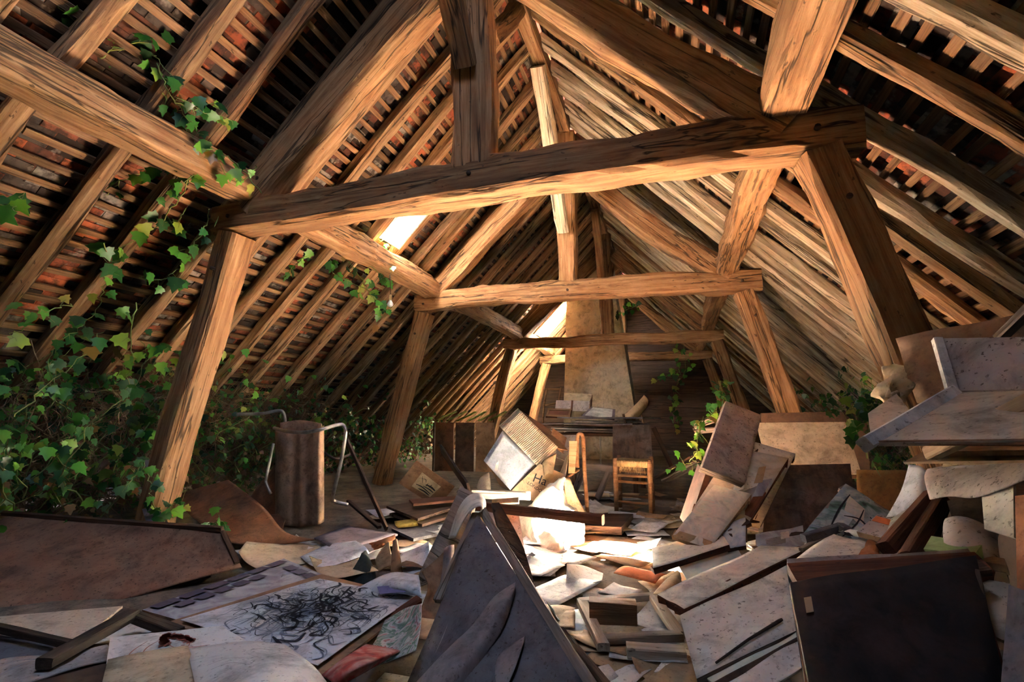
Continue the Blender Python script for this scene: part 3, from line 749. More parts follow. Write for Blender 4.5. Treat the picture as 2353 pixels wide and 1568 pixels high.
marks('pencil_lines', o, toward(q, 0.028), [(0.002, [(0.1,0.55),(0.3,0.45),(0.5,0.48)]), (0.002, [(0.12,0.62),(0.3,0.53),(0.45,0.58)]), (0.002, [(0.6,0.3),(0.75,0.35),(0.9,0.33)]), (0.002, [(0.65,0.45),(0.8,0.4),(0.9,0.5)])], 'pencil')
board('dark_card', 'dark card corner poking up over the pencilled sheet', 'card', Q((535,1574,1.14),(568,1529,1.16),(625,1578,1.16),(560,1660,1.1)), 0.006, 'card_dark')
board('beige_board', 'beige board lying under the dark frame corner', 'board', QZ(-0.70, (-60,1422),(282,1393),(176,1477),(-120,1437)), 0.008, 'beige_board')
r = root('frame_corner', cz(300,1416,-0.68), 'dark wooden frame corner lying over the beige board', 'frame')
timber('frame_bar', cz(306,1412,-0.68), cz(100,1528,-0.68), 0.045, 0.03, 'black_wood', (0,0,1), r, rough=0.002); timber('frame_bar', cz(308,1418,-0.69), cz(410,1456,-0.71), 0.04, 0.03, 'black_wood', (0,0,1), r, rough=0.002)
tag(timber('dark_bar', cz(-30,1440,-0.68), cz(182,1486,-0.69), 0.025, 0.02, 'black_wood', rough=0.002), 'dark bar under the beige board', 'wood bar')
q = QZ(-0.70, (-60,1530),(246,1480),(255,1518),(-60,1600)); o = board('lined_sheet', 'grey sheet with loose blue lines beside the red chalk sketch', 'drawing', q, 0.003, 'paper_grey', warp=0.012)
marks('blue_lines', o, toward(q, 0.012), [(0.003, [(0.05,0.5),(0.3,0.3),(0.6,0.6)]), (0.003, [(0.1,0.8),(0.4,0.4),(0.8,0.3)])], 'ink_grey')
board('brown_sheet', 'brown sheet in the corner under the lined sheet', 'card', QZ(-0.705, (20,1575),(250,1518),(262,1640),(40,1660)), 0.004, 'card_dark')
board('dark_sheet', 'dark grey sheet under the beige board', 'card', QZ(-0.715, (-80,1450),(180,1485),(120,1530),(-80,1540)), 0.004, 'slate_canvas')
tag(timber('log', c(405,1352,1.95), c(480,1315,2.05), 0.055, 0.05, 'dark_wood', rough=0.012, ch=0.3), 'short dark log between brown canvas and brick-bordered panel', 'log')

# --- tubular chair hung with a stained canvas, below the ivy
r = root('tubular_chair', c(690,1214,3.1), 'folding tubular steel chair hung with stained brown canvas', 'folding chair')
def arc_rows(pts, ys): return [[c(x, y+dy, Y+dY) for x, dy, Y in pts] for y, dY in ys]
sheet('sling', None, None, arc_rows([(632,0,3.20),(640,2,3.13),(660,4,3.12),(674,5,3.15),(690,6,3.11),(704,5,3.14),(722,3,3.12),(736,0,3.13),(745,-6,3.20)], [(985,0.02),(1060,0.0),(1140,-0.02),(1205,0.0)]), 'sling', 0.006, 5, parent=r)
sheet('sling_back', None, None, arc_rows([(644,0,3.34),(690,-6,3.40),(738,2,3.34)], [(972,0),(1080,0),(1190,0)]), 'sling', 0.006, 4, parent=r)
tube('frame_tube', [c(630,984,3.12),c(660,992,2.98),c(700,994,2.95),c(735,988,2.98),c(780,976,3.08),c(792,982,3.1),c(794,1000,3.1),c(782,1070,3.15),c(766,1135,3.2),c(768,1152,3.25),c(800,1160,3.3)], 0.0125, 'steel', r, 8, 5)
tube('frame_tube', [c(545,952,3.3),c(600,951,3.35),c(640,944,3.4),c(652,950,3.42),c(656,972,3.42)], 0.0125, 'steel', r, 8, 5)
tube('frame_tube', [c(628,1020,3.3),c(613,1095,3.3),c(612,1110,3.3),c(622,1135,3.3)], 0.011, 'steel', r, 8, 4)
tube('frame_tube', [c(744,1040,3.3),c(772,1055,3.3),c(805,1045,3.4)], 0.010, 'iron', r, 8, 4)
tag(timber('leaning_lath', c(798,1014,3.35), c(889,1216,3.12), 0.016, 0.05, 'dark_wood', Vector((0.8,-0.6,0)), rough=0.001), 'thin lath leaning beside the tubular chair', 'lath')
tag(timber('fallen_lath', c(800,1152,3.45), c(872,1212,3.18), 0.03, 0.02, 'dark_wood', rough=0.002), 'short dark lath lying below the leaning lath', 'lath')
board('dark_hardboard', 'dark hardboard offcut leaning behind the tubular chair', 'hardboard sheet', Q((570,1150,3.5),(650,1045,3.6),(650,1205,3.4),(590,1195,3.35)), 0.006, 'hardboard', warp=0.03)
board('hardboard_chip', 'small hardboard chip on the floor by the tubular chair', 'hardboard sheet', Q((600,1185,3.05),(640,1180,3.1),(655,1195,3.05),(648,1225,2.95)), 0.006, 'hardboard')

# --- papers between the brown canvas and the dark tent of canvases
sheet('pale_sheet', 'long pale dusty sheet curling out from under the brown hardboard', 'paper', [[cz(548,1268,-0.73),cz(590,1233,-0.74),cz(700,1246,-0.77)],[cz(565,1292,-0.75),cz(665,1270,-0.765),cz(765,1262,-0.775)],[cz(600,1312,-0.76),cz(725,1290,-0.77),cz(835,1258,-0.77)]], 'paper_cream')
sheet('pale_sheet', 'bluish white sheet beside the violet brick-bordered panel', 'paper', [[cz(690,1280,-0.76),cz(755,1252,-0.75),cz(818,1243,-0.72)],[cz(715,1300,-0.75),cz(780,1276,-0.74),cz(838,1256,-0.71)],[cz(745,1306,-0.76),cz(795,1292,-0.755),cz(850,1272,-0.75)]], 'paper_blue', back='card_tan')
board('mauve_board', 'mauve streaked board lying below the leaning lath', 'board', QZ(-0.745, (722,1236),(800,1208),(914,1228),(772,1264)), 0.012, 'mauve_board', warp=0.008)
board('mauve_board', 'small mauve board poking out below the longer mauve board', 'board', QZ(-0.755, (765,1272),(852,1238),(905,1246),(800,1290)), 0.006, 'slate_light')
sheet('rust_paper', 'crumpled rust-coloured paper near the dark green fold', 'paper', [[cz(848,1248,-0.70),cz(875,1238,-0.69),cz(908,1225,-0.68)],[cz(852,1258,-0.72),cz(880,1250,-0.68),cz(912,1240,-0.70)],[cz(858,1268,-0.75),cz(886,1262,-0.73),cz(915,1250,-0.74)]], 'paper_rust', crumple=0.02)
sheet('green_black_fold', 'dark green card folded like a tent among the papers', 'card', [[c(832,1272,2.42),c(842,1266,2.48),c(852,1292,2.55)],[c(808,1312,2.32),c(850,1312,2.32),c(870,1322,2.5)],[c(776,1346,2.25),c(850,1352,2.22),c(888,1340,2.42)]], 'green_black', 0.003)
r = root('folded_card', c(895,1315,2.42), 'upright folded strip of brown card beside the dark green fold', 'card')
slab('flap', Q((862,1288,2.48),(893,1246,2.52),(902,1300,2.46),(868,1316,2.42)), 0.004, 'card_tan', parent=r, bend=(0.01,0)); slab('flap', Q((903,1243,2.52),(913,1240,2.54),(926,1316,2.44),(897,1320,2.42)), 0.004, 'card', parent=r, bend=(0.012,0))
board('white_card', 'large white card behind the folded brown strip', 'paper', Q((872,1302,2.55),(986,1246,2.62),(988,1335,2.4),(880,1342,2.38)), 0.003, 'paper_blue', warp=0.02)
o = sheet('white_fold', 'white folded paper bearing a lilac band', 'paper', [[cz(828,1348,-0.70),cz(898,1316,-0.66),cz(962,1322,-0.66)],[cz(850,1362,-0.70),cz(905,1342,-0.64),cz(966,1345,-0.64)],[cz(875,1378,-0.71),cz(915,1366,-0.68),cz(968,1372,-0.66)]], 'paper_blue')
slab('lilac_band', toward(Q((868,1352,1.84),(934,1347,1.86),(934,1364,1.83),(874,1369,1.82)), 0.01), 0.001, 'lilac', parent=o)
sheet('yellow_paper', 'yellowed paper strip on the floor before the dark boards', 'paper', [[cz(906,1198,-0.73),cz(955,1192,-0.715),cz(1012,1185,-0.73)],[cz(908,1206,-0.73),cz(958,1201,-0.72),cz(1010,1191,-0.735)],[cz(914,1214,-0.75),cz(962,1209,-0.74),cz(1006,1198,-0.75)]], 'paper_yellow')
for k, (a, z, m, lab) in enumerate(((((888,1163),(985,1148),(1062,1160),(960,1192)), -0.68, 'dark_wood', 'uppermost dark board of the pile behind the yellow paper'),
        (((895,1180),(1000,1160),(1075,1175),(970,1205)), -0.72, 'dark_wood', 'second dark board of the pile behind the yellow paper'),
        (((940,1148),(1050,1140),(1058,1148),(950,1158)), -0.63, 'red_wood', 'narrow red-brown board topping the pile behind the yellow paper'),
        (((900,1215),(1010,1200),(1060,1215),(950,1238)), -0.755, 'slate_canvas', 'dark grey board beneath the yellow paper'))):
    board('dark_board', lab, 'board', QZ(z, *a), 0.018, m, group='pile of dark boards')
q = pg([(957,1059),(1045,1119),(1004,1168),(916,1111)], ('Y', 0, 4.3)); r = board('mounted_print', 'brown card mount holding a small black and white landscape print', 'picture', q, 0.006, 'card')
n3 = basis(*q).to_3x3().col[2]
def on_plane(q, px, py, lift=0.0):
    n = basis(*q).to_3x3().col[2]; d = ray(px, py); return d*((q[0].dot(n)+lift)/d.dot(n))
q2 = [on_plane(q, *p, 0.002) for p in ((970,1086),(1013,1119),(988,1143),(946,1118))]; slab('print', q2, 0.001, 'paper_cream', parent=r)
marks('print_strokes', r, toward(q2, 0.001), [(0.012, [(0.1,0.75),(0.4,0.7),(0.9,0.8)]), (0.02, [(0.45,0.45),(0.7,0.4),(0.95,0.45)]), (0.008, [(0.5,0.55),(0.5,0.3)]), (0.008, [(0.65,0.5),(0.66,0.25)]), (0.006, [(0.15,0.3),(0.3,0.2),(0.4,0.35)]), (0.012, [(0.4,0.62),(0.7,0.58),(0.95,0.62)]), (0.005, [(0.1,0.15),(0.3,0.5)]), (0.015, [(0.3,0.9),(0.6,0.86),(0.9,0.93)])], 'ink', 0.0008)
tag(timber('leaning_plank', c(1014,1032,4.3), c(1078,1122,3.6), 0.022, 0.085, 'dark_wood', Vector((0.6,-1,0.3)), rough=0.004), 'dark plank leaning behind the curled white roll', 'plank')

# --- the tent of dark canvases in the middle
qa = Q((1058,1118,2.42),(1090,1134,2.38),(1062,1300,2.15),(950,1345,2.12))
canvas('dark_canvas', 'grey weathered canvas leaning behind the white roll', 'canvas', qa, 'grey_wood', th=0.03, w=0.035, tack=())
A, B, Dd, Cc = c(1098,1181,1.98), c(1372,1620,1.42), c(905,1640,1.36), c(1140,1760,1.18)
qt = [A, B, Cc, Dd]
r = root('dark_canvas', B, 'big slate-dark canvas tipped on its corner like a tent', 'canvas')
slab('canvas', qt, 0.004, 'slate_canvas', parent=r, warp=0.02, res=(14, 14))
timber('stretcher_bar', A+Vector((0.010,0.03,0.0)), B+Vector((0.010,0.03,0)), 0.030, 0.028, 'grey_wood', Vector((0,-1,0.5)), r, rough=0.004)
timber('stretcher_bar', A+Vector((-0.012,0.02,-0.005)), A.lerp(Dd, 0.55)+Vector((-0.012,0.02,0)), 0.034, 0.02, 'grey_wood', Vector((0,-1,0.4)), r, rough=0.004)
sheet('dark_board', 'dark buckled board behind the tent-shaped canvas', 'board', [[c(1130,1156,2.36),c(1147,1155,2.38)],[c(1152,1228,2.25),c(1195,1240,2.3)],[c(1185,1300,2.15),c(1216,1300,2.18)],[c(1215,1362,2.05),c(1234,1362,2.08)],[c(1245,1420,1.95),c(1262,1420,1.98)]], 'dark_wood', 0.018, 3)
out = [(1030,1238),(1050,1176),(1072,1143),(1096,1133),(1113,1144),(1117,1164),(1108,1178)]; inn = [(1044,1236),(1068,1190),(1084,1171),(1098,1163),(1106,1164),(1108,1170),(1104,1178)]
sheet('paper_roll', 'thick white paper curling over the peak of the dark canvas', 'paper', [[c(x, y, 2.22) for x, y in out], [c(x*0.55+x2*0.45, y*0.55+y2*0.45, 2.08) for (x, y), (x2, y2) in zip(out, inn)], [c(x, y, 1.95) for x, y in inn]], 'paper', 0.004)
def on_tent(px, py, e):
    n = (B-A).cross(Dd-A).normalized(); n = n if n.dot(A) < 0 else -n
    d = ray(px, py); return d*((A.dot(n)+e)/d.dot(n))
sheet('torn_flap', 'long torn paper strip hanging across the tent-shaped canvas', 'paper', [[on_tent(1184,1338,0.02),on_tent(1135,1372,0.03),on_tent(1090,1430,0.02),on_tent(1010,1510,0.02),on_tent(950,1575,0.02)],[on_tent(1184,1352,0.03),on_tent(1150,1400,0.06),on_tent(1110,1465,0.06),on_tent(1040,1545,0.06),on_tent(990,1620,0.05)],[on_tent(1184,1362,0.02),on_tent(1158,1440,0.03),on_tent(1120,1500,0.03),on_tent(1070,1575,0.03),on_tent(1030,1650,0.02)]], 'slate_light')
sheet('torn_flap', 'short torn paper tongue low on the tent-shaped canvas', 'paper', [[on_tent(1206,1462,0.02),on_tent(1160,1492,0.03),on_tent(1115,1540,0.03),on_tent(1080,1600,0.03)],[on_tent(1204,1475,0.03),on_tent(1185,1530,0.06),on_tent(1160,1590,0.06),on_tent(1140,1650,0.05)]], 'slate_light')
board('torn_scrap', 'pale triangular scrap stuck to the tent-shaped canvas', 'paper', [on_tent(*p, 0.008) for p in ((1030,1432),(1052,1492),(1020,1545),(975,1560))], 0.002, 'slate_light')
sheet('curled_card', 'brown curled card leaning against the tent-shaped canvas', 'card', [[c(969,1314,2.05),c(1000,1288,2.12),c(1032,1256,2.15)],[c(985,1350,1.98),c(1005,1335,2.06),c(1028,1310,2.1)],[c(966,1410,1.9),c(998,1390,1.97),c(1018,1358,2.05)],[c(968,1470,1.8),c(990,1450,1.86),c(1008,1420,1.95)]], 'card', 0.004)
sheet('curled_card', 'grey rolled scrap beside the brown curled card', 'card', [[c(1020,1262,2.1),c(1032,1254,2.06),c(1044,1252,2.1)],[c(1016,1310,2.05),c(1030,1305,1.99),c(1042,1300,2.04)],[c(1006,1370,1.98),c(1020,1365,1.92),c(1030,1352,1.98)]], 'slate_light', 0.003)
tag(timber('dark_batten', c(1290,1455,1.75), c(1400,1590,1.50), 0.02, 0.035, 'dark_wood', rough=0.002), 'dark batten along the lower edge of the tent-shaped canvas', 'wood bar')

# --- cardboard box, sack and planks in the patch of sun
def letters(parent, q, body, size, px_, py_, rot, mat='ink', name='printed_lettering'):
    cu = bpy.data.curves.new(name, 'FONT'); cu.body = body; cu.size = size; cu.extrude = 0.0008; cu.materials.append(MAT[mat])
    o = bpy.data.objects.new(name, cu); COL.objects.link(o)
    dg = bpy.context.evaluated_depsgraph_get(); me = bpy.data.meshes.new_from_object(o.evaluated_get(dg)); COL.objects.unlink(o); bpy.data.objects.remove(o)
    o = bpy.data.objects.new(name, me); COL.objects.link(o)
    A, B, C_, D_ = q; M = basis(*q); n = M.to_3x3().col[2]
    p = on_plane(q, px_, py_, 0.003)
    x = rot.normalized(); x = (x-n*x.dot(n)).normalized(); y = n.cross(x)
    setM(o, Matrix(((x.x,y.x,n.x,p.x),(x.y,y.y,n.y,p.y),(x.z,y.z,n.z,p.z),(0,0,0,1)))); return attach(o, parent)
def corrugated():
    m, nt, b = nodes_of('corrugated_card')
    tc = N(nt, 'ShaderNodeTexCoord'); w = N(nt, 'ShaderNodeTexWave'); w.inputs['Scale'].default_value = 20.0; w.bands_direction = 'Y'; w.inputs['Distortion'].default_value = 0.4
    nt.links.new(tc.outputs['Object'], w.inputs['Vector'])
    c_ = mix(nt, (0.55,0.42,0.28), (0.34,0.24,0.15), w.outputs['Fac']); c_ = mix(nt, c_, (0.7,0.62,0.52), 0.25)
    nt.links.new(c_, b.inputs['Base Color']); b.inputs['Roughness'].default_value = 0.9; bump(nt, b, w.outputs['Fac'], 0.8, 0.004); return m
MAT['corrugated'] = corrugated()
r = root('cardboard_box', c(1200,1140,3.6), 'opened cardboard box with corrugated flap and black lettering, tumbled behind the sack', 'cardboard box')
qf = Q((1155,990,4.0),(1232,1064,3.85),(1173,1127,3.7),(1112,1060,3.82)); slab('side', qf, 0.005, 'paper_blue', 'card_tan', parent=r, warp=0.01)  # the bluish light on this side is put into its cool white colour
qc = Q((1147,979,4.0),(1190,939,4.12),(1282,1029,3.95),(1236,1073,3.8)); slab('corrugated_flap', qc, 0.006, 'corrugated', 'card_tan', parent=r, warp=0.01)
slab('back_flap', Q((1196,944,4.15),(1262,986,4.25),(1305,1035,4.1),(1282,1031,3.98)), 0.005, 'card', parent=r)
ql = Q((1176,1127,3.69),(1240,1066,3.8),(1300,1092,3.82),(1240,1160,3.68)); slab('lettered_flap', ql, 0.005, 'card_tan', parent=r)
slab('end', Q((1128,1082,3.8),(1172,1127,3.72),(1180,1134,3.95),(1150,1118,4.0)), 0.005, 'card', parent=r)
slab('tape', Q((1140,1065,3.72),(1146,1060,3.72),(1144,1083,3.72),(1136,1082,3.72)), 0.001, 'grey_board', parent=r)
dl = c(1248,1135,3.66)-c(1212,1112,3.66)
letters(r, ql, 'Ha', 0.095, 1222, 1106, on_plane(ql,1250,1116)-on_plane(ql,1222,1106))
letters(r, ql, 'LONDO', 0.034, 1211, 1112, on_plane(ql,1232,1126)-on_plane(ql,1211,1112))
MAT['sack'] = P_('white_sacking', (0.80,0.77,0.70), (0.66,0.60,0.50), 4, speck=0.1, stain=0.2, stain_col=(0.6,0.42,0.25), bumps=0.3)
sheet('white_sack', 'crumpled white sack glaring in the patch of sun', 'sack', [[c(1282,1099,3.68),c(1291,1095,3.64),c(1298,1097,3.65),c(1302,1108,3.7)],[c(1248,1128,3.6),c(1268,1122,3.5),c(1290,1128,3.5),c(1306,1148,3.62)],
    [c(1196,1172,3.55),c(1238,1172,3.34),c(1290,1172,3.32),c(1338,1182,3.5)],[c(1190,1222,3.42),c(1235,1224,3.16),c(1295,1224,3.14),c(1346,1224,3.36)],[c(1212,1270,3.28),c(1250,1276,3.06),c(1300,1278,3.04),c(1346,1264,3.26)],[c(1232,1286,3.2),c(1258,1292,3.08),c(1300,1292,3.06),c(1336,1284,3.2)]], 'sack', 0.004, 7, crumple=0.035)
sheet('sack_flap', 'stiff cream flap standing at the edge of the white sack', 'sack', [[c(1296,1098,3.75),c(1310,1100,3.8)],[c(1300,1150,3.68),c(1330,1150,3.75)],[c(1310,1180,3.6),c(1352,1182,3.68)]], 'paper_cream', 0.003)
tag(timber('plank', c(1078,1160,3.02), c(1386,1196,2.86), 0.05, 0.052, 'red_wood', rough=0.003), 'straight brown plank crossing in front of the white sack', 'plank')
tag(timber('plank', c(1085,1136,3.45), c(1218,1140,3.5), 0.05, 0.05, 'grey_wood', rough=0.006), 'short grey plank below the cardboard box', 'plank')
board('cream_offcut', 'small cream offcut on the brown plank', 'board', Q((1130,1148,3.2),(1192,1143,3.22),(1192,1155,3.18),(1130,1158,3.16)), 0.012, 'card_tan')
board('pink_board', 'pinkish board standing behind the dark tent beside the sack', 'board', Q((1118,1168,3.0),(1190,1168,3.1),(1210,1290,2.75),(1140,1240,2.7)), 0.008, 'pink_board')
sheet('cream_paper', 'cream paper curling up below the cardboard box', 'paper', [[c(1095,1120,3.7),c(1104,1098,3.75),c(1124,1086,3.8)],[c(1100,1128,3.65),c(1115,1112,3.66),c(1127,1106,3.7)],[c(1110,1132,3.6),c(1120,1128,3.6),c(1128,1128,3.62)]], 'paper_cream')
board('small_card', 'brown card behind the corrugated flap', 'card', Q((1270,984,4.2),(1302,1006,4.2),(1294,1042,4.1),(1262,1020,4.1)), 0.005, 'card')
board('small_card', 'grey card standing behind the box beside the broken chair', 'card', Q((1290,1000,4.4),(1326,1000,4.4),(1300,1060,4.2),(1276,1050,4.2)), 0.005, 'grey_board')
board('small_card', 'upright pale wood strip beside the broken chair', 'board', Q((1308,1014,4.05),(1326,1014,4.05),(1321,1086,3.95),(1306,1089,3.95)), 0.012, 'pale_wood')
sheet('small_paper', 'curled cream paper between box and broken chair', 'paper', [[c(1300,1050,4.0),c(1306,1045,3.95)],[c(1284,1090,3.9),c(1300,1090,3.8)],[c(1260,1112,3.8),c(1292,1112,3.7)]], 'paper_cream')
board('small_card', 'torn brown card bent over the lettered flap', 'card', Q((1246,1066,3.8),(1278,1042,3.85),(1270,1090,3.75),(1250,1096,3.7)), 0.004, 'card_tan', bend=(0.02,0))

# broken bentwood chair
MAT['chair_wood'] = wood_mat('turned_chair_wood', (0.09,0.04,0.02), (0.21,0.11,0.055), (0.31,0.18,0.095), vary=0.2, crack=0.2)
r = root('broken_chair', c(1350,1180,3.95), 'broken bentwood chair standing on end beside the cardboard box', 'chair')
tube('bent_back', [c(1327,1075,4.05),c(1326,1030,4.08),c(1328,1002,4.1),c(1335,998,4.1),c(1340,1010,4.08),c(1343,1080,4.02),c(1350,1180,3.95)], 0.016, 'chair_wood', r, 8, 6)
tube('rung', [c(1330,1080,4.02),c(1312,1092,3.95),c(1294,1104,3.9)], 0.010, 'chair_wood', r, 8, 3)
tube('leg', [c(1293,1102,3.88),c(1289,1130,3.72),c(1292,1160,3.66)], 0.012, 'chair_wood', r, 8, 3)

# rush-seat chair without a back
def rush_chair():
    b0, b1 = cz(1417,1181,FLOOR+0.02), cz(1497,1189,FLOOR+0.02)
    ex = (b1-b0); wd = ex.length; ex.normalize(); ey = Vector(((b0+b1).x, (b0+b1).y, 0)).normalized()*0.75 + Vector((-ex.y, ex.x, 0))*0.25; ey.normalize(); dp = 0.33; H = 0.43
    r = root('rush_chair', b0, 'low wooden chair with a frayed rush seat and no back', 'chair')
    P = lambda x, y, z: b0 + ex*x + ey*y + Vector((0,0,z))
    for x in (0, wd):
        for y in (0, dp): tube('leg', [P(x,y,0), P(x,y,H*0.5), P(x,y,H-0.02), P(x,y,H+0.015)], [0.017,0.021,0.021,0.017], 'chair_wood', r, 10)
    for z in (0.10, 0.26, 0.31):
        tube('rung', [P(0,0,z), P(wd/2,0,z-0.003), P(wd,0,z)], 0.011, 'chair_wood', r, 8)
    for z in (0.08, 0.29): tube('rung', [P(0,dp,z+0.02), P(wd,dp,z+0.02)], 0.011, 'chair_wood', r, 8)
    for x in (0, wd):
        for z in (0.13, 0.28): tube('rung', [P(x,0,z), P(x,dp,z)], 0.011, 'chair_wood', r, 8)
    # seat of twisted rush: strands wrapped round four rails, meeting on the diagonals
    MAT['rush'] = P_('rush_straw', (0.50,0.35,0.17), (0.28,0.18,0.08), 14)
    V_, F_ = [], []; k = 0
    n = 15
    for i in range(n):
        t = (i+0.5)/n*0.5
        loop = [P(wd*t, dp*t, 0), P(wd*(1-t), dp*t, 0), P(wd*(1-t), dp*(1-t), 0), P(wd*t, dp*(1-t), 0)]
        z = H-0.012-0.02*t
        for e in range(4):
            a, b = loop[e]+Vector((0,0,z)), loop[(e+1) % 4]+Vector((0,0,z)); tube_data([a, a.lerp(b, 0.5)-Vector((0,0,0.004)), b], 0.0085, 5, V_, F_)
    for i in range(26):
        x = wd*(0.07+0.86*i/25); tube_data([P(x,-0.006,H), P(x,-0.022,H-0.012), P(x,-0.016,H-0.05)], 0.006, 5, V_, F_)
    o = link_mesh('rush_seat', [v-b0 for v in V_], F_, 'rush', True); setM(o, Matrix.Translation(b0)); attach(o, r)
    V_, F_ = [], []
    for i in range(60):
        x = wd*(0.15+0.7*RND.random()); l = RND.uniform(0.02, 0.07); tube_data([P(x,-0.015,H-0.04), P(x+RND.uniform(-0.02,0.02),-0.02,H-0.04-l)], 0.0012, 3, V_, F_, False)
    o = link_mesh('frayed_straw', [v-b0 for v in V_], F_, 'rush'); setM(o, Matrix.Translation(b0)); attach(o, r); tag(o, kind='stuff')
rush_chair()
q = pg([(1338,1066),(1410,1072),(1372,1160),(1304,1150)], ('Y', 1, 4.85)); r = root('picture_frame', q[2], 'empty grey picture frame leaning under the table', 'frame'); bars(q, 0.055, 0.03, 'grey_wood', r, 0, 'frame_bar')
board('brown_hardboard', 'dark brown panel standing behind the rush-seat chair', 'board', Q((1408,978,5.35),(1495,976,5.35),(1501,1092,5.25),(1408,1092,5.25)), 0.012, 'brushed_brown')
board('dark_block_board', 'dark flat lid on the floor beside the rush-seat chair', 'board', QZ(-0.72, (1348,1180),(1455,1181),(1428,1212),(1340,1208)), 0.05, 'dark_wood')

# table heaped with boards
r = root('work_table', Vector((-0.80, 5.6, FLOOR)), 'wooden table heaped with boards, in front of the chimney', 'table')
TZ = -0.17
slab('table_top', [Vector((-1.25,6.25,TZ)),Vector((-0.30,6.25,TZ)),Vector((-0.35,5.45,TZ)),Vector((-1.20,5.45,TZ))], 0.03, 'dark_wood', parent=r)
for x, y in ((-1.14,5.52),(-0.42,5.52),(-1.18,6.15),(-0.38,6.15)): timber('leg', (x, y, FLOOR), (x, y, TZ-0.03), 0.05, 0.05, 'dark_wood', (0,1,0), r, rough=0.002)
rr = random.Random(12)
labs = ['lowest grey board in the stack on the table', 'second grey board from the bottom of the table stack', 'warped dark board in the middle of the table stack', 'dark board jutting past the table corner', 'thin grey board high in the table stack', 'topmost dark sheet on the table stack']
for k in range(6):
    a = rr.uniform(-0.22, 0.22); w, d = rr.uniform(0.36, 0.52), rr.uniform(0.28, 0.38); cx_, cy_ = -0.80+rr.uniform(-0.08, 0.10), 5.78+rr.uniform(-0.06, 0.06); z = TZ+0.028+k*0.026
    rot = lambda x, y: Vector((cx_+x*cos(a)-y*sin(a), cy_+x*sin(a)+y*cos(a), z+0.006*rr.uniform(-1, 1)))
    board('stacked_board', labs[k], 'board', [rot(-w,d), rot(w,d), rot(w,-d), rot(-w,-d)], 0.014, ('grey_wood','grey_board','dark_wood','slate_canvas','grey_board','slate_canvas')[k], warp=0.010, group='boards heaped on the table')
r = root('wooden_tray', c(1318,945,6.05), 'shallow wooden box with a pale lid on the table stack', 'box')
slab('front', Q((1278,920,5.95),(1357,922,5.95),(1355,946,5.9),(1275,943,5.9)), 0.012, 'pink_board', parent=r); slab('lid', Q((1297,903,6.2),(1360,906,6.2),(1357,924,5.98),(1296,921,5.98)), 0.01, 'paper_cream', 'card', parent=r)
slab('side', Q((1357,922,5.95),(1362,908,6.2),(1360,934,6.15),(1355,946,5.9)), 0.01, 'card', parent=r); timber('divider', c(1315,921,5.94), c(1313,945,5.89), 0.02, 0.012, 'red_wood', Vector((0,-1,0)), r, rough=0.001)
r = root('small_crate', c(1285,958,5.75), 'low red-brown crate at the edge of the table stack', 'box'); q = Q((1259,940,5.8),(1314,942,5.8),(1310,960,5.72),(1254,958,5.72)); slab('panel', q, 0.02, 'red_wood', parent=r); bars(q, 0.025, 0.012, 'chair_wood', r, -0.012, 'rim')
q = [Vector((-0.86,6.02,0.03)), Vector((-0.52,6.05,0.075)), Vector((-0.48,5.72,0.045)), Vector((-0.84,5.62,0.0))]; q = Q((1358,935,6.0),(1414,941,6.0),(1412,966,5.6),(1336,956,5.6)); o = board('mounted_sheet', 'white mounted sheet lying on the table stack against the chimney', 'picture', q, 0.006, 'mauve_board'); slab('mount', toward(inset(q, 0.03), 0.004), 0.002, 'paper', parent=o)
r = root('chair_frame', c(1250,956,6.3), 'bare wooden chair back standing behind the table', 'chair')
tube('post', [c(1246,990,6.32),c(1250,930,6.33),c(1257,893,6.35)], 0.013, 'chair_wood', r, 8); tube('post', [c(1280,960,6.32),c(1284,920,6.33),c(1289,891,6.35)], 0.013, 'chair_wood', r, 8); tube('rail', [c(1257,895,6.35),c(1288,895,6.35)], 0.012, 'chair_wood', r, 8); tube('rail', [c(1250,932,6.34),c(1283,926,6.34)], 0.01, 'chair_wood', r, 8)
r = root('folding_easel', c(1458,1068,5.35), 'thin folding easel standing at the table corner', 'easel')
tube('leg', [c(1432,952,5.4),c(1448,1010,5.38),c(1463,1080,5.35)], 0.012, 'dark_wood', r, 6); tube('leg', [c(1434,990,5.42),c(1442,1040,5.4),c(1453,1085,5.38)], 0.008, 'steel', r, 6); tube('leg', [c(1440,985,5.42),c(1450,1030,5.4),c(1458,1075,5.38)], 0.008, 'steel', r, 6)
sheet('dried_sheet', 'stiff brown sheet furled beside the chimney', 'paper', [[c(1480,908,6.0),c(1490,920,6.0),c(1488,935,6.05)],[c(1462,928,5.95),c(1470,940,5.9),c(1468,958,5.95)],[c(1430,958,5.9),c(1440,966,5.85),c(1452,974,5.9)]], 'card_tan')
tag(tube('thin_stick', [c(1466,932,6.0),c(1473,950,6.0),c(1480,978,5.95)], 0.008, 'chair_wood', None, 6), 'thin stick standing behind the furled brown sheet', 'stick')
tag(tube('table_rod', [c(1379,1003,5.42),c(1380,1040,5.41),c(1381,1085,5.40)], 0.009, 'steel', None, 6), 'pale metal rod under the table edge', 'rod')
sheet('hanging_scrap', 'brown scrap hanging from the table edge', 'paper', [[c(1413,1000,5.4),c(1425,996,5.4),c(1437,1000,5.4)],[c(1418,1015,5.38),c(1424,1018,5.38),c(1431,1012,5.38)],[c(1421,1028,5.37),c(1423,1030,5.37),c(1425,1026,5.37)]], 'card_tan')
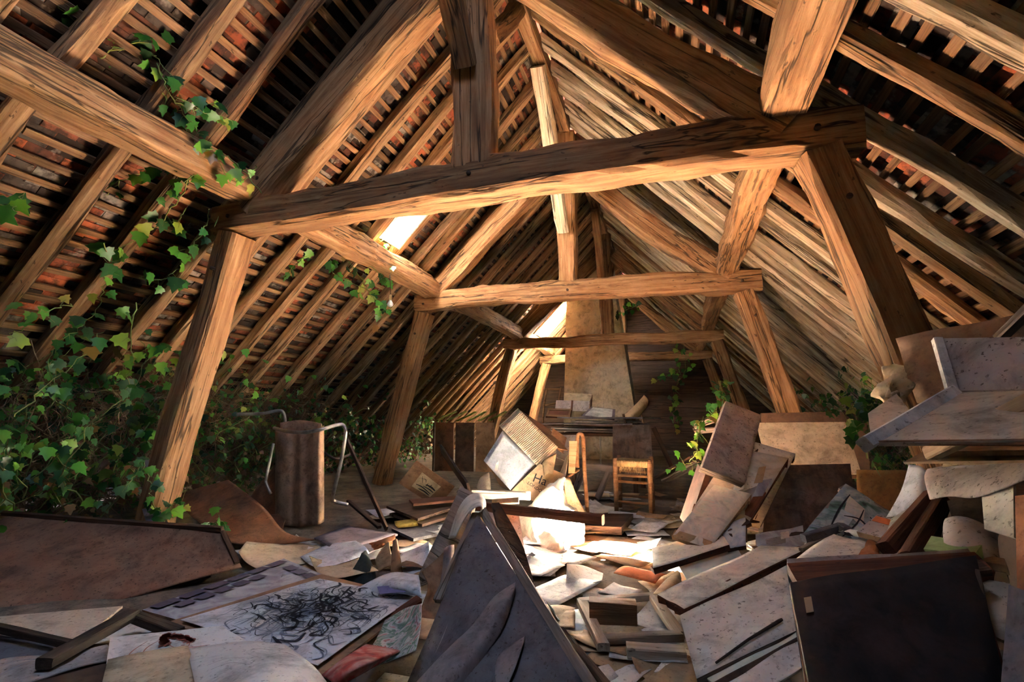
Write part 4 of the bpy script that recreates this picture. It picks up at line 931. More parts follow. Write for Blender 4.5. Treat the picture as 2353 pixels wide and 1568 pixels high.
# low cupboard with green slats, far side of the second truss
r = root('low_cupboard', c(1048,1000,6.8)+Vector((0,0,-0.5)), 'old cupboard with a mossy slatted top beyond the leaning plank', 'cupboard')
a0 = Vector((-3.42,6.9,-0.08)); ex = Vector((1,0.12,0)).normalized()
for k in range(3): slab('door', [a0+ex*(0.02+k*0.31), a0+ex*(0.30+k*0.31), a0+ex*(0.30+k*0.31)+Vector((0,0,-0.7)), a0+ex*(0.02+k*0.31)+Vector((0,0,-0.7))], 0.02, ('hardboard','card_dark','card')[k], parent=r)
slab('side', [a0+Vector((0,0.4,0)), a0, a0+Vector((0,0,-0.72)), a0+Vector((0,0.4,-0.72))], 0.02, 'card_dark', parent=r)
MAT['moss'] = P_('mossy_slat', (0.26,0.30,0.06), (0.14,0.12,0.04), 8)
for k in range(6): timber('slat', a0+ex*(0.05+k*0.16)+Vector((0,-0.02,0.03)), a0+ex*(0.10+k*0.16)+Vector((0.05,0.42,0.16)), 0.045, 0.02, 'moss', (0,0,1), r, rough=0.003)

# --- leaning and lying canvases on the far side
board('brown_screen', 'dark brown board standing against the rafters behind the tan board', 'board', Q((1748,950,3.8),(1990,945,3.8),(2000,1100,3.7),(1760,1100,3.7)), 0.012, 'card_dark')
board('pink_board', 'thick pinkish board leaning highest among the canvases', 'board', pg([(1668,922),(1750,954),(1712,1112),(1614,1074)], ('Y', 1, 3.35)), 0.035, 'pink_board', 'grey_wood', warp=0.004)
board('tan_board', 'wide tan board with a greyed corner behind the canvases', 'board', Q((1738,972,3.6),(1942,970,3.55),(1980,1090,3.4),(1765,1086,3.45)), 0.010, 'beige_board')
board('brown_board', 'dark brown board brushed with grey, below the tan board', 'board', Q((1768,1070,3.38),(1954,1066,3.34),(1972,1230,3.0),(1752,1232,3.0)), 0.012, 'brushed_brown')
qx = Q((1732,1015,3.3),(1828,1043,3.28),(1745,1215,2.92),(1650,1190,2.95)); canvas('framed_canvas', 'white-edged canvas propped behind the townscape painting', 'canvas', qx, 'white_board', th=0.04, w=0.04, bar='dark_wood', tack=())
qy = Q((1684,1028,3.14),(1812,1053,3.08),(1718,1205,2.74),(1590,1172,2.80))
r = canvas('townscape_painting', 'hazy painting of a street propped among the canvases', 'painting', qy, 'street_paint', th=0.03, bar='red_wood', tack=(1,))
def patch(name, r, q, us, mat, e=0.003): r = SKIN.get(r.name, r); A, B, C_, D_ = q; P = lambda u, v: A.lerp(B, u).lerp(D_.lerp(C_, u), v); slab(name, toward([P(*x) for x in us], e), 0.001, mat, parent=r, res=(2,2))
patch('painted_house', r, qy, ((0.55,0.38),(0.72,0.28),(0.80,0.50),(0.62,0.62)), 'white_board', 0.006); patch('painted_house', r, qy, ((0.64,0.24),(0.74,0.20),(0.84,0.44),(0.72,0.48)), 'card_tan', 0.007); patch('painted_roof', r, qy, ((0.38,0.48),(0.50,0.40),(0.62,0.58),(0.48,0.66)), 'blue_paint', 0.006); patch('painted_roof', r, qy, ((0.78,0.42),(0.95,0.36),(0.97,0.62),(0.82,0.66)), 'violet_paint', 0.006); patch('slot', r, qy, ((0.27,0.10),(0.30,0.10),(0.31,0.20),(0.28,0.20)), 'ink', 0.007)
canvas('pastel_canvas', 'faded pastel canvas lying against the townscape painting', 'painting', Q((1641,1114,2.86),(1727,1136,2.82),(1630,1262,2.54),(1544,1233,2.60)), 'pastel_paint', th=0.022, bar='card_tan', tack=(1,))
canvas('teal_canvas', 'pale teal canvas edge under the pastel canvas', 'painting', Q((1700,1130,2.95),(1748,1147,2.92),(1690,1230,2.66),(1640,1215,2.7)), 'teal_edge', th=0.02, bar='pale_wood', tack=(1,))
board('tipped_box', 'upright narrow box side with a yellow edge beside the pastel canvas', 'box', Q((1603,1066,3.2),(1621,1090,3.0),(1580,1215,2.95),(1562,1190,3.2)), 0.03, 'dark_canvas', 'card_dark')
canvas('ivory_canvas', 'small ivory canvas tilted toward the orange paper, tacks along its edge', 'canvas', Q((1498,1260,2.62),(1652,1214,2.72),(1676,1253,2.52),(1501,1308,2.40)), 'ivory_canvas', th=0.022, bar='red_wood', tack=(2,))
canvas('blue_canvas', 'small white and blue painting behind the tilted ivory canvas', 'painting', Q((1655,1212,2.68),(1713,1189,2.72),(1714,1254,2.56),(1672,1262,2.54)), 'blue_paint', th=0.02, bar='dark_wood', tack=())
r = canvas('grey_painting', 'small grey painting of buildings under the dark brown board', 'painting', Q((1736,1228,2.62),(1845,1208,2.68),(1849,1258,2.56),(1738,1268,2.5)), 'violet_paint', th=0.02, bar='dark_wood', tack=())
q = Q((1736,1228,2.62),(1845,1208,2.68),(1849,1258,2.56),(1738,1268,2.5)); patch('painted_house', r, q, ((0.2,0.42),(0.62,0.36),(0.62,0.72),(0.22,0.8)), 'grey_board'); patch('painted_house', r, q, ((0.52,0.2),(0.7,0.18),(0.7,0.5),(0.52,0.55)), 'white_board', 0.004)
qz_ = Q((1510,1367,1.86),(1748,1254,2.32),(1861,1259,2.28),(1572,1400,1.74))
canvas('long_canvas', 'long ivory canvas lying across the heap, tacks along its edge', 'canvas', qz_, 'ivory_canvas', th=0.022, bar='red_wood', tack=(2, 3))
board('bluish_board', 'pale bluish panel between ivory canvas and long canvas', 'board', Q((1560,1302,2.48),(1692,1256,2.6),(1712,1290,2.45),(1590,1350,2.25)), 0.01, 'teal_edge')
q58 = Q((1562,1418,1.72),(1812,1296,1.95),(1850,1440,1.62),(1601,1562,1.45))
board('scuffed_board', 'big scuffed whitish panel sloping under the long canvas', 'board', q58, 0.02, 'white_board', 'grey_wood', warp=0.012)
for k, (a, m, lab) in enumerate(((((1625,1560,1.44),(1840,1448,1.60),(1850,1490,1.54),(1670,1600,1.38)), 'teal_edge', 'pale teal sheet peeping from under the scuffed white panel'),
        (((1655,1572,1.40),(1850,1470,1.54),(1870,1520,1.48),(1700,1625,1.33)), 'paper', 'white sheet lowest under the scuffed white panel'),
        (((1640,1566,1.42),(1845,1458,1.57),(1855,1476,1.55),(1660,1588,1.40)), 'card_dark', 'dark card between the sheets under the scuffed white panel'))):
    board('under_sheet', lab, 'paper', Q(*a), 0.005, m, warp=0.01, group='sheets under the scuffed panel')
tag(tube('thin_stick', [on_plane(q58, 1645,1524,0.008), on_plane(q58, 1720,1470,0.012), on_plane(q58, 1790,1428,0.012), on_plane(q58, 1797,1424,0.012)], [0.003,0.0035,0.005,0.004], 'black_wood', None, 6), 'thin dark stick lying on the scuffed white panel', 'stick')
qd = Q((1815,1340,1.16),(2243,1276,1.24),(2330,1660,0.98),(1880,1680,0.90))
r = canvas('black_canvas', 'big near-black canvas with a paper label, closest to the camera', 'canvas', qd, 'dark_canvas', th=0.012, w=0.035, bar='dark_wood', tack=(), warp=0.008)
slab('paper_label', [on_plane(qd, *p, 0.009) for p in ((1847,1374),(1864,1371),(1870,1406),(1853,1409))], 0.001, 'card_tan', parent=SKIN[r.name])
n3 = basis(*qd).to_3x3().col[2]
qd2 = [on_plane(qd, *p, -0.045) for p in ((1808,1294),(2238,1268),(2345,1660),(1868,1680))]
canvas('stretcher_frame', 'red-brown stretcher frame behind the near-black canvas', 'frame', qd2, 'dark_canvas', th=0.030, w=0.055, bar='red_wood', tack=(), back_shown=True)
qd3 = [on_plane(qd, *p, -0.10) for p in ((1808,1284),(2225,1262),(2340,1640),(1868,1660))]
canvas('grey_canvas', 'grey-edged canvas behind the red-brown stretcher frame', 'canvas', qd3, 'slate_light', th=0.02, w=0.04, bar='grey_wood', tack=())
board('weathered_board', 'split greyish board lying behind the near-black canvas', 'board', Q((1812,1292,1.95),(1916,1226,2.25),(2018,1246,2.15),(1940,1296,1.85)), 0.014, 'white_board', 'grey_wood', warp=0.012, rag=0.03)
tag(timber('split_batten', c(1838,1262,2.2), c(1915,1224,2.34), 0.02, 0.014, 'grey_wood', rough=0.003), 'thin grey batten at the end of the split board', 'wood bar')
sheet('white_paper', 'crumpled white paper on top of the split greyish board', 'paper', [[c(1925,1218,2.3),c(1990,1222,2.22),c(2052,1246,2.1)],[c(1945,1222,2.2),c(2005,1232,2.1),c(2050,1256,2.02)],[c(1965,1232,2.18),c(2010,1246,2.08),c(2040,1268,2.02)]], 'paper', crumple=0.015)
sheet('brown_paper', 'crumpled brown paper behind the near-black canvas', 'paper', [[c(1968,1272,1.85),c(1995,1246,1.95),c(2012,1250,1.95)],[c(1985,1278,1.8),c(2008,1262,1.82),c(2026,1268,1.85)],[c(1990,1284,1.8),c(2015,1282,1.78),c(2035,1282,1.8)]], 'paper_rust', crumple=0.025)
qf = Q((1943,1112,2.62),(2060,1183,2.50),(1972,1300,2.2),(1848,1224,2.35))
r = canvas('figure_painting', 'green and blue figure painting tipped on its corner', 'painting', qf, 'figure_paint', th=0.02, bar='grey_wood', tack=())
patch('painted_rock', r, qf, ((0.18,0.16),(0.55,0.22),(0.72,0.5),(0.3,0.42)), 'pastel_paint', 0.006); patch('painted_cloth', r, qf, ((0.25,0.42),(0.5,0.40),(0.52,0.72),(0.3,0.7)), 'blue_paint', 0.007); patch('painted_cloth', r, qf, ((0.62,0.45),(0.8,0.48),(0.75,0.75),(0.62,0.7)), 'blue_paint', 0.007)
marks('painted_outline', SKIN[r.name], toward(qf, 0.008), [(0.008, [(0.2,0.15),(0.22,0.45),(0.3,0.75)]), (0.008, [(0.35,0.5),(0.6,0.42),(0.85,0.5)]), (0.006, [(0.55,0.25),(0.6,0.5),(0.55,0.8)]), (0.006, [(0.7,0.3),(0.85,0.35),(0.95,0.3)])], 'ink')
r = root('moulded_bar', c(1850,1238,2.3), 'dark moulded frame bar lying under the figure painting', 'frame'); timber('frame_bar', c(1846,1238,2.25), c(1932,1212,2.32), 0.03, 0.03, 'slate_canvas', (0,0,1), r, rough=0.001); timber('frame_bar', c(1932,1211,2.33), c(1950,1222,2.22), 0.03, 0.03, 'slate_canvas', (0,0,1), r, rough=0.001)
board('blue_scrap', 'bright blue scrap beneath the dark moulded frame bar', 'paper', Q((1848,1250,2.3),(1925,1226,2.34),(1918,1242,2.28),(1852,1262,2.24)), 0.003, 'blue_paint')
q = Q((1968,1222,2.12),(2016,1182,2.2),(2072,1198,2.14),(2040,1240,2.02)); r = board('red_striped_book', 'worn book with a red band lying beside the figure painting', 'book', q, 0.02, 'pink_board', 'card'); patch('red_band', r, q, ((0.62,0.1),(0.88,0.06),(0.88,0.95),(0.62,0.95)), 'paper_orange')
qh = Q((2046,1190,1.95),(2138,1136,2.05),(2142,1140,2.02),(2042,1258,1.76)); board('pale_canvas', 'pale canvas face along the first red-brown bar', 'canvas', Q((2048,1192,1.98),(2136,1136,2.06),(2140,1142,2.02),(2030,1244,1.82)), 0.004, 'grey_board')
tag(timber('red_bar', c(2144,1138,1.99), c(2036,1262,1.74), 0.035, 0.04, 'red_wood', Vector((0.4,-1,0.4)), rough=0.002), 'first red-brown stretcher bar slanting down behind the near-black canvas', 'wood bar')
tag(timber('red_bar', c(2166,1150,1.92), c(2084,1284,1.66), 0.035, 0.04, 'red_wood', Vector((0.4,-1,0.4)), rough=0.002), 'second red-brown stretcher bar, slanting beside the first', 'wood bar')
board('frayed_canvas', 'frayed dark canvas back hanging behind the second red-brown bar', 'canvas', Q((2168,1150,1.98),(2188,1160,2.0),(2150,1275,1.75),(2105,1285,1.72)), 0.006, 'dark_canvas', rag=0.08)
q = Q((1968,1080,2.75),(2088,1082,2.65),(2084,1180,2.55),(1970,1172,2.65)); r = canvas('ochre_painting', 'ochre panel in a thin pale frame behind the figure painting', 'painting', q, 'ochre', th=0.025, bar='pale_wood', tack=())
sheet('white_sheet', 'bluish white sheet draped beside the ochre panel', 'paper', [[c(2088,1068,2.3),c(2115,1072,2.22),c(2138,1092,2.15)],[c(2070,1128,2.2),c(2102,1130,2.1),c(2142,1142,2.05)],[c(2036,1190,2.1),c(2072,1184,2.06),c(2112,1168,2.04)]], 'paper_blue', back='card')
sheet('curled_sheet', 'large speckled sheet curling out over the white sheet', 'paper', [[c(2130,1078,2.0),c(2200,1066,1.9),c(2290,1058,1.75),c(2375,1050,1.6)],[c(2124,1100,1.9),c(2200,1104,1.75),c(2280,1100,1.6),c(2375,1072,1.48)],[c(2136,1148,1.82),c(2182,1140,1.72),c(2246,1142,1.6),c(2375,1092,1.42)]], 'pink_board', 0.003)
sheet('curled_sheet', 'tan sheet rolled above the large speckled sheet', 'paper', [[c(2165,1072,1.9),c(2260,1062,1.75),c(2375,1048,1.6)],[c(2170,1062,1.8),c(2260,1056,1.66),c(2375,1040,1.52)],[c(2185,1068,1.75),c(2260,1066,1.62),c(2375,1056,1.5)]], 'card_tan', 0.003)
board('flat_card', 'long tan card lying on top of the curled sheets', 'card', Q((2076,1062,1.75),(2126,1036,1.9),(2375,1040,1.6),(2375,1058,1.42)), 0.006, 'card_tan')
board('flat_board', 'narrow brown board stacked on the long tan card', 'board', Q((2150,1024,1.75),(2380,1018,1.6),(2380,1034,1.45),(2150,1038,1.55)), 0.012, 'card')
tag(timber('yellow_batten', c(2138,1042,1.55), c(2385,918,1.25), 0.03, 0.03, 'pale_wood', rough=0.002), 'pale yellow batten slanting under the white-rimmed drawer', 'wood bar')
# support: an old tea chest mostly hidden under the sheets
r = root('tea_chest', Vector((1.15,1.95,FLOOR)), 'dark tea chest hidden under the curled sheets', 'box')
for a_, b_ in (((0.85,1.72),(1.45,1.72)),((1.45,1.72),(1.45,2.25)),((1.45,2.25),(0.85,2.25)),((0.85,2.25),(0.85,1.72))):
    slab('side', [Vector((a_[0],a_[1],-0.22)),Vector((b_[0],b_[1],-0.22)),Vector((b_[0],b_[1],FLOOR)),Vector((a_[0],a_[1],FLOOR))], 0.01, 'card_dark', parent=r)
slab('lid', [Vector((0.85,2.25,-0.215)),Vector((1.45,2.25,-0.215)),Vector((1.45,1.72,-0.215)),Vector((0.85,1.72,-0.215))], 0.01, 'card_dark', parent=r)
# white-rimmed drawer tipped on its side
r = root('drawer', c(1990,1022,1.30), 'white-rimmed drawer tipped over, tan bottom and holed grey end', 'drawer')
qe = Q((2155,778,1.62),(2400,774,1.42),(2400,893,1.36),(2187,899,1.55)); slab('end_panel', qe, 0.012, 'pink_board', parent=r)
pc = on_plane(qe, 2294, 820, 0.003); ne = basis(*qe).to_3x3().col[2]; ux = (qe[1]-qe[0]).normalized(); uy = ne.cross(ux)
V_ = [pc+ux*cos(t*pi/10)*0.036+uy*sin(t*pi/10)*0.028 for t in range(20)]+[pc-ne*0.0]; o = link_mesh('hole_shade', V_, [(t, (t+1) % 20, 20) for t in range(20)], 'ink'); attach(o, r)  # flat black disc painted in for the darkness inside the opening
qb = Q((2187,903,1.54),(2400,897,1.35),(2400,1012,1.12),(2015,1018,1.30)); slab('bottom_panel', qb, 0.008, 'beige_board', parent=r)
timber('white_rim', c(2153,780,1.6), c(2188,900,1.53), 0.022, 0.022, 'white_paint', Vector((0,-1,0)), r, rough=0.001); timber('white_rim', c(2190,902,1.53), c(1986,1022,1.30), 0.030, 0.03, 'white_paint', Vector((0,-1,0.3)), r, rough=0.001)
timber('lower_rail', c(2010,1020,1.315), c(2400,1018,1.13), 0.02, 0.012, 'card', Vector((0,0,1)), r, rough=0.001)
board('brown_card', 'large brown card standing behind the white-rimmed drawer', 'card', Q((2056,777,2.05),(2400,712,1.75),(2400,960,1.65),(2105,925,1.9)), 0.006, 'card', warp=0.015)
sheet('crumpled_paper', 'crumpled peach paper stuffed beside the white-rimmed drawer', 'paper', [[c(2022,838,2.05),c(2055,832,2.02),c(2080,846,2.0)],[c(2002,872,2.0),c(2045,868,1.92),c(2086,880,1.95)],[c(1998,912,1.98),c(2040,912,1.88),c(2086,908,1.92)],[c(2030,938,1.95),c(2055,934,1.9),c(2080,925,1.92)]], 'paper_cream', crumple=0.05)
board('cream_board', 'cream board corner poking out beneath the crumpled peach paper', 'board', Q((1994,950,1.72),(2060,904,1.80),(2095,948,1.70),(2000,1004,1.55)), 0.012, 'beige_board', rag=0.03)
tag(timber('grey_stick', c(2296,778,1.6), c(2385,690,1.5), 0.022, 0.02, 'grey_wood', rough=0.002), 'grey stick leaning over the large brown card', 'stick')
board('rounded_board', 'rounded pinkish panel below the curled sheets', 'board', Q((2172,1192,1.70),(2292,1222,1.58),(2308,1335,1.42),(2176,1295,1.5)), 0.008, 'pink_board', bend=(0.02,0.02))
r = board('green_card', 'pale green card lying behind the near-black canvas', 'card', Q((2122,1262,1.55),(2140,1232,1.62),(2258,1250,1.5),(2238,1276,1.42)), 0.02, 'green_board')
board('dark_board', 'dark panel behind the rounded pinkish panel', 'board', Q((2176,1152,1.85),(2262,1122,1.78),(2290,1222,1.66),(2190,1200,1.74)), 0.008, 'card_dark')
board('white_card', 'tall white card beside the terracotta board', 'card', Q((2254,1122,1.62),(2328,1100,1.52),(2330,1236,1.42),(2262,1216,1.5)), 0.006, 'white_board')
board('terracotta_board', 'terracotta board at the edge of view', 'board', Q((2332,1140,1.3),(2440,1130,1.2),(2440,1400,1.1),(2338,1385,1.2)), 0.012, 'terracotta', 'dark_wood')
board('violet_board', 'violet-grey panel standing near the terracotta board', 'board', Q((2318,1344,1.08),(2440,1390,0.98),(2440,1680,0.9),(2296,1620,0.98)), 0.012, 'slate_light')
board('beige_board', 'beige panel between near-black canvas and violet-grey panel', 'board', Q((2240,1326,1.3),(2320,1342,1.25),(2322,1480,1.14),(2280,1460,1.16)), 0.008, 'beige_board')
for k, (y, m, lab) in enumerate(((1272,'card','upper brown book beside the green card'), (1290,'card_dark','lower dark book beside the green card'))):
    board('old_book', lab, 'book', Q((2240,y,1.5),(2308,y+12,1.44),(2312,y+28,1.40),(2244,y+16,1.45)), 0.02, m)

# --- odds and ends in the dark beyond
board('splintered_lath', 'upper splintered grey lath sticking out behind the pinkish board', 'board', Q((1590,975,4.4),(1640,958,4.3),(1652,966,4.3),(1596,985,4.35)), 0.012, 'grey_wood', rag=0.1)
board('splintered_lath', 'lower splintered grey lath sticking out behind the pinkish board', 'board', Q((1590,985,4.4),(1650,982,4.3),(1656,990,4.3),(1598,996,4.35)), 0.012, 'grey_wood', rag=0.1)
tag(timber('leaning_plank', c(1502,985,5.7), c(1550,1085,5.45), 0.05, 0.03, 'dark_wood', Vector((0,-1,0)), rough=0.003), 'dark plank leaning in shadow beyond the rush-seat chair', 'plank')
tag(timber('leaning_plank', c(1600,1050,4.6), c(1510,1100,5.0), 0.12, 0.02, 'dark_wood', (0,0,1), rough=0.004), 'dark plank lying beyond the rush-seat chair under ivy', 'plank')
tag(timber('leaning_plank', c(1612,1060,4.4), c(1530,1105,4.8), 0.10, 0.02, 'grey_wood', (0,0,1), rough=0.004), 'greyer plank beside the dark one beyond the rush-seat chair', 'plank')
board('blue_card', 'blue-grey card at the foot of the near strut', 'card', Q((326,1170,2.46),(362,1166,2.48),(390,1206,2.38),(338,1208,2.36)), 0.004, 'slate_canvas')
# --- floor between the heaps
MAT['dusty_wood'] = wood_mat('dusty_bare_wood', (0.20,0.14,0.10), (0.40,0.31,0.23), (0.58,0.48,0.38), vary=0.3, crack=0.4)
r = root('stretcher_frame', cz(1400,1450), 'bare wooden stretcher frame flat on the floor', 'frame')
for a_, b_ in (((1333,1386),(1505,1371)),((1336,1384),(1388,1488)),((1500,1370),(1562,1460)),((1388,1470),(1566,1463))): timber('stretcher_bar', cz(*a_, -0.748), cz(*b_, -0.748), 0.04, 0.025, 'dusty_wood', (0,0,1), r, rough=0.002)
tag(timber('wood_block', cz(1354,1402,-0.72), cz(1462,1408,-0.72), 0.075, 0.075, 'chair_wood', (0,0,1), rough=0.004, ch=0.04), 'squared brown wood block inside the stretcher frame', 'wood block')
tag(timber('flat_bar', cz(1440,1495,-0.75), cz(1575,1505,-0.75), 0.06, 0.03, 'dusty_wood', (0,0,1), rough=0.003), 'flat grey bar below the stretcher frame', 'wood bar')
board('orange_paper', 'bright orange sheet on the floor before the ivory canvas', 'paper', QZ(-0.745, (1410,1317),(1442,1301),(1532,1320),(1506,1341)), 0.002, 'paper_orange', bend=(0.01,0))
sheet('white_curl', 'white sheet curling up in front of the sack', 'paper', [[cz(1303,1296,-0.72),cz(1340,1300,-0.765),cz(1386,1318,-0.775)],[cz(1302,1318,-0.74),cz(1340,1325,-0.77),cz(1384,1330,-0.77)],[cz(1300,1340,-0.77),cz(1340,1345,-0.775),cz(1382,1334,-0.75)]], 'paper')
sheet('green_white_sheet', 'pale green-edged sheet beside the stretcher frame', 'paper', [[cz(1255,1380,-0.72),cz(1275,1405,-0.77),cz(1330,1400,-0.775)],[cz(1272,1400,-0.70),cz(1290,1430,-0.77),cz(1355,1440,-0.775)]], 'teal_edge')
sheet('tan_fold', 'folded tan card under the ivory canvas', 'card', [[c(1500,1365,2.0),c(1530,1332,2.15),c(1556,1310,2.3)],[c(1520,1368,1.95),c(1545,1340,2.08),c(1562,1316,2.25)],[c(1530,1385,1.95),c(1552,1360,2.05),c(1566,1330,2.2)]], 'card_tan')
# loose sheets: real paper, lying at all angles
KINDS = [('paper', 'white', 0.36), ('paper_cream', 'cream', 0.12), ('paper_blue', 'bluish', 0.16), ('grey_board', 'grey', 0.12), ('card_tan', 'tan', 0.14), ('card', 'brown', 0.10)]
MARKS = [('rush-seat chair', cz(1457,1185)), ('white sack', cz(1290,1290)), ('orange sheet', cz(1470,1320)), ('wood block', cz(1405,1410)), ('flat grey bar', cz(1505,1500)), ('tubular chair', cz(690,1215)), ('dark green fold', cz(840,1345)),
         ('yellow strip', cz(960,1200)), ('mounted print', cz(980,1140)), ('ink drawing', cz(690,1420)), ('violet brick panel', cz(540,1360)), ('tent-shaped canvas', cz(1150,1420)), ('picture frame', cz(1370,1150)), ('ivory canvas', cz(1580,1300)), ('pastel canvas', cz(1600,1240)),
         ('long ivory canvas', cz(1700,1330)), ('figure painting', cz(1950,1200)), ('near-black canvas', Vector((0.6,1.5,FLOOR))), ('pinkish leaning board', cz(1680,1150)), ('tan board', cz(1850,1180)), ('brown plank', cz(1300,1230)), ('table', Vector((-0.8,5.7,FLOOR)))]
ORD = ['first', 'second', 'third', 'fourth', 'fifth', 'sixth', 'seventh', 'eighth', 'ninth', 'tenth', 'eleventh', 'twelfth']
LOOSE = []
AVOID = [(cz(1470,1320), 0.16), (cz(1345,1320), 0.12), (cz(1405,1408), 0.14)]
def name_loose():
    """tell the loose pieces apart: look first, then how far out from a landmark each one lies"""
    sets = {}
    for o, desc, p in LOOSE:
        nm, d = min(((n_, (p-q).length) for n_, q in MARKS), key=lambda t: t[1]); sets.setdefault((desc, nm), []).append((d, o))
    for (desc, nm), L in sets.items():
        L.sort(key=lambda t: t[0])
        for k, (d, o) in enumerate(L): o['label'] = ('%s lying by the %s' % (desc, nm)) if len(L) == 1 else '%s, %s out from the %s' % (desc, ORD[min(k, 11)], nm)
def loose(n, xr, yr, zr, size, where, seed, thick=0.0015):
    rr = random.Random(seed)
    for k in range(n):
        t = rr.random(); m, nm = KINDS[0][0], KINDS[0][1]
        for a_, b_, w in KINDS:
            if t < w: m, nm = a_, b_; break
            t -= w
        x, y = rr.uniform(*xr), rr.uniform(*yr); a = rr.uniform(0, 2*pi); w = rr.uniform(*size); h = w*rr.uniform(0.55, 0.9)
        if any(math.hypot(x-q.x, y-q.y) < rad_+w*0.6 for q, rad_ in AVOID): continue
        z = zr[0]+(zr[1]-zr[0])*(k+0.5)/n
        tx, ty = rr.gauss(0, 0.02), rr.gauss(0, 0.02)
        P = lambda u, v: Vector((x+u*cos(a)-v*sin(a), y+u*sin(a)+v*cos(a), max(FLOOR+0.012, z+u*tx+v*ty)))
        lift = {rr.randrange(4): rr.uniform(0.015, 0.05)} if rr.random() < 0.35 else None; rag = 0.06 if rr.random() < 0.5 else 0.0
        o = board('loose_sheet', 'x', 'paper', [P(-w,h), P(w,h), P(w,-h), P(-w,-h)], thick, m, warp=0.008, lift=lift, rag=rag, res=(6,6), group='loose %s sheets %s' % (nm, where))
        LOOSE.append((o, '%s %s %s sheet%s' % ('large' if w > 0.15 else 'small' if w < 0.1 else 'loose', 'torn' if rag else 'square-cut', nm, ' with a lifted corner' if lift else ''), Vector((x, y, z))))
loose(44, (-0.95,0.15), (2.0,3.4), (FLOOR+0.014, FLOOR+0.04), (0.08,0.2), 'on the floor before the sack', 21)
loose(46, (-1.0,0.55), (3.4,5.6), (FLOOR+0.014, FLOOR+0.05), (0.08,0.2), 'around the rush-seat chair', 22)
loose(36, (-2.3,-1.0), (2.3,4.2), (FLOOR+0.014, FLOOR+0.05), (0.08,0.2), 'between the tubular chair and the sack', 23)
loose(14, (-2.2,-0.5), (1.25,2.1), (FLOOR+0.014, FLOOR+0.05), (0.1,0.22), 'under the ink drawing', 24)
loose(24, (-0.5,0.1), (1.45,2.0), (FLOOR+0.014, FLOOR+0.04), (0.06,0.15), 'below the stretcher frame', 25)
def loose_boards(n, xr, yr, zr, seed, where):
    rr = random.Random(seed); ms = [('grey_board','grey'),('card_dark','dark'),('white_board','whitish'),('hardboard','brown'),('slate_light','slate')]
    for k in range(n):
        m, nm = rr.choice(ms); x, y = rr.uniform(*xr), rr.uniform(*yr); z = zr[0]+(zr[1]-zr[0])*(k+0.5)/n; a = rr.uniform(0, pi); w = rr.uniform(0.18, 0.36); h = w*rr.uniform(0.5, 0.8); tx, ty = rr.gauss(0, 0.05), rr.gauss(0, 0.05)
        P = lambda u, v: Vector((x+u*cos(a)-v*sin(a), y+u*sin(a)+v*cos(a), max(FLOOR+0.012, z+u*tx+v*ty)))
        o = board('loose_board', 'x', 'board', [P(-w,h), P(w,h), P(w,-h), P(-w,-h)], 0.008, m, warp=0.006, res=(4,4), group='loose %s boards %s' % (nm, where))
        LOOSE.append((o, '%s %s board' % ('wide' if w > 0.27 else 'small', nm), Vector((x, y, z))))
loose_boards(9, (0.25,1.3), (1.6,2.5), (FLOOR+0.03, FLOOR+0.20), 31, 'buried in the heap of canvases')
loose_boards(9, (0.3,1.6), (2.5,3.8), (FLOOR+0.03, FLOOR+0.18), 32, 'at the foot of the leaning boards')
loose_boards(8, (0.3,1.0), (3.8,5.2), (FLOOR+0.03, FLOOR+0.12), 33, 'beyond the leaning boards')
name_loose()
# ---------------------------------------------------------------- ivy
def leaf_mat(name, cols):
    m, nt, b = nodes_of(name)
    g = N(nt, 'ShaderNodeNewGeometry'); ad = N(nt, 'ShaderNodeMath', operation='ADD'); fr = N(nt, 'ShaderNodeMath', operation='FRACT')
    nt.links.new(g.outputs['Random Per Island'], ad.inputs[0]); nt.links.new(obj_random(nt), ad.inputs[1]); nt.links.new(ad.outputs[0], fr.inputs[0])
    c_ = ramp(nt, fr.outputs[0], cols)
    nt.links.new(c_, b.inputs['Base Color']); b.inputs['Roughness'].default_value = 0.42; b.inputs['Specular IOR Level'].default_value = 0.5
    tr = N(nt, 'ShaderNodeBsdfTranslucent'); nt.links.new(c_, tr.inputs['Color']); mx = N(nt, 'ShaderNodeMixShader'); mx.inputs[0].default_value = 0.25
    out = [n for n in nt.nodes if n.type == 'OUTPUT_MATERIAL'][0]
    nt.links.new(b.outputs[0], mx.inputs[1]); nt.links.new(tr.outputs[0], mx.inputs[2]); nt.links.new(mx.outputs[0], out.inputs[0])
    return m
MAT['leaf'] = leaf_mat('ivy_leaf', [(0.0,(0.010,0.045,0.012)),(0.35,(0.022,0.11,0.018)),(0.65,(0.05,0.20,0.02)),(0.85,(0.15,0.34,0.03)),(0.96,(0.28,0.32,0.05)),(1.0,(0.25,0.10,0.03))])
MAT['dry_leaf'] = leaf_mat('dry_leaf', [(0.0,(0.10,0.045,0.02)),(0.5,(0.22,0.11,0.045)),(1.0,(0.34,0.20,0.08))])
MAT['stem'] = P_('vine_stem', (0.36,0.25,0.13), (0.17,0.10,0.055), 12)
MAT['stem_green'] = P_('green_vine_stem', (0.26,0.30,0.09), (0.15,0.17,0.05), 12)
OUT = [(0.0,-0.46),(0.20,-0.50),(0.34,-0.40),(0.50,-0.36),(0.36,-0.12),(0.44,0.10),(0.22,0.14),(0.12,0.34),(0.0,0.56),(-0.12,0.34),(-0.22,0.14),(-0.44,0.10),(-0.36,-0.12),(-0.50,-0.36),(-0.34,-0.40),(-0.20,-0.50)]
LV = [(0, -0.05, 0.0)] + [(x, y, -0.16*abs(x) - 0.10*max(0, y)) for x, y in OUT]; LF = [(0, i+1, (i+1) % len(OUT)+1) for i in range(len(OUT))]
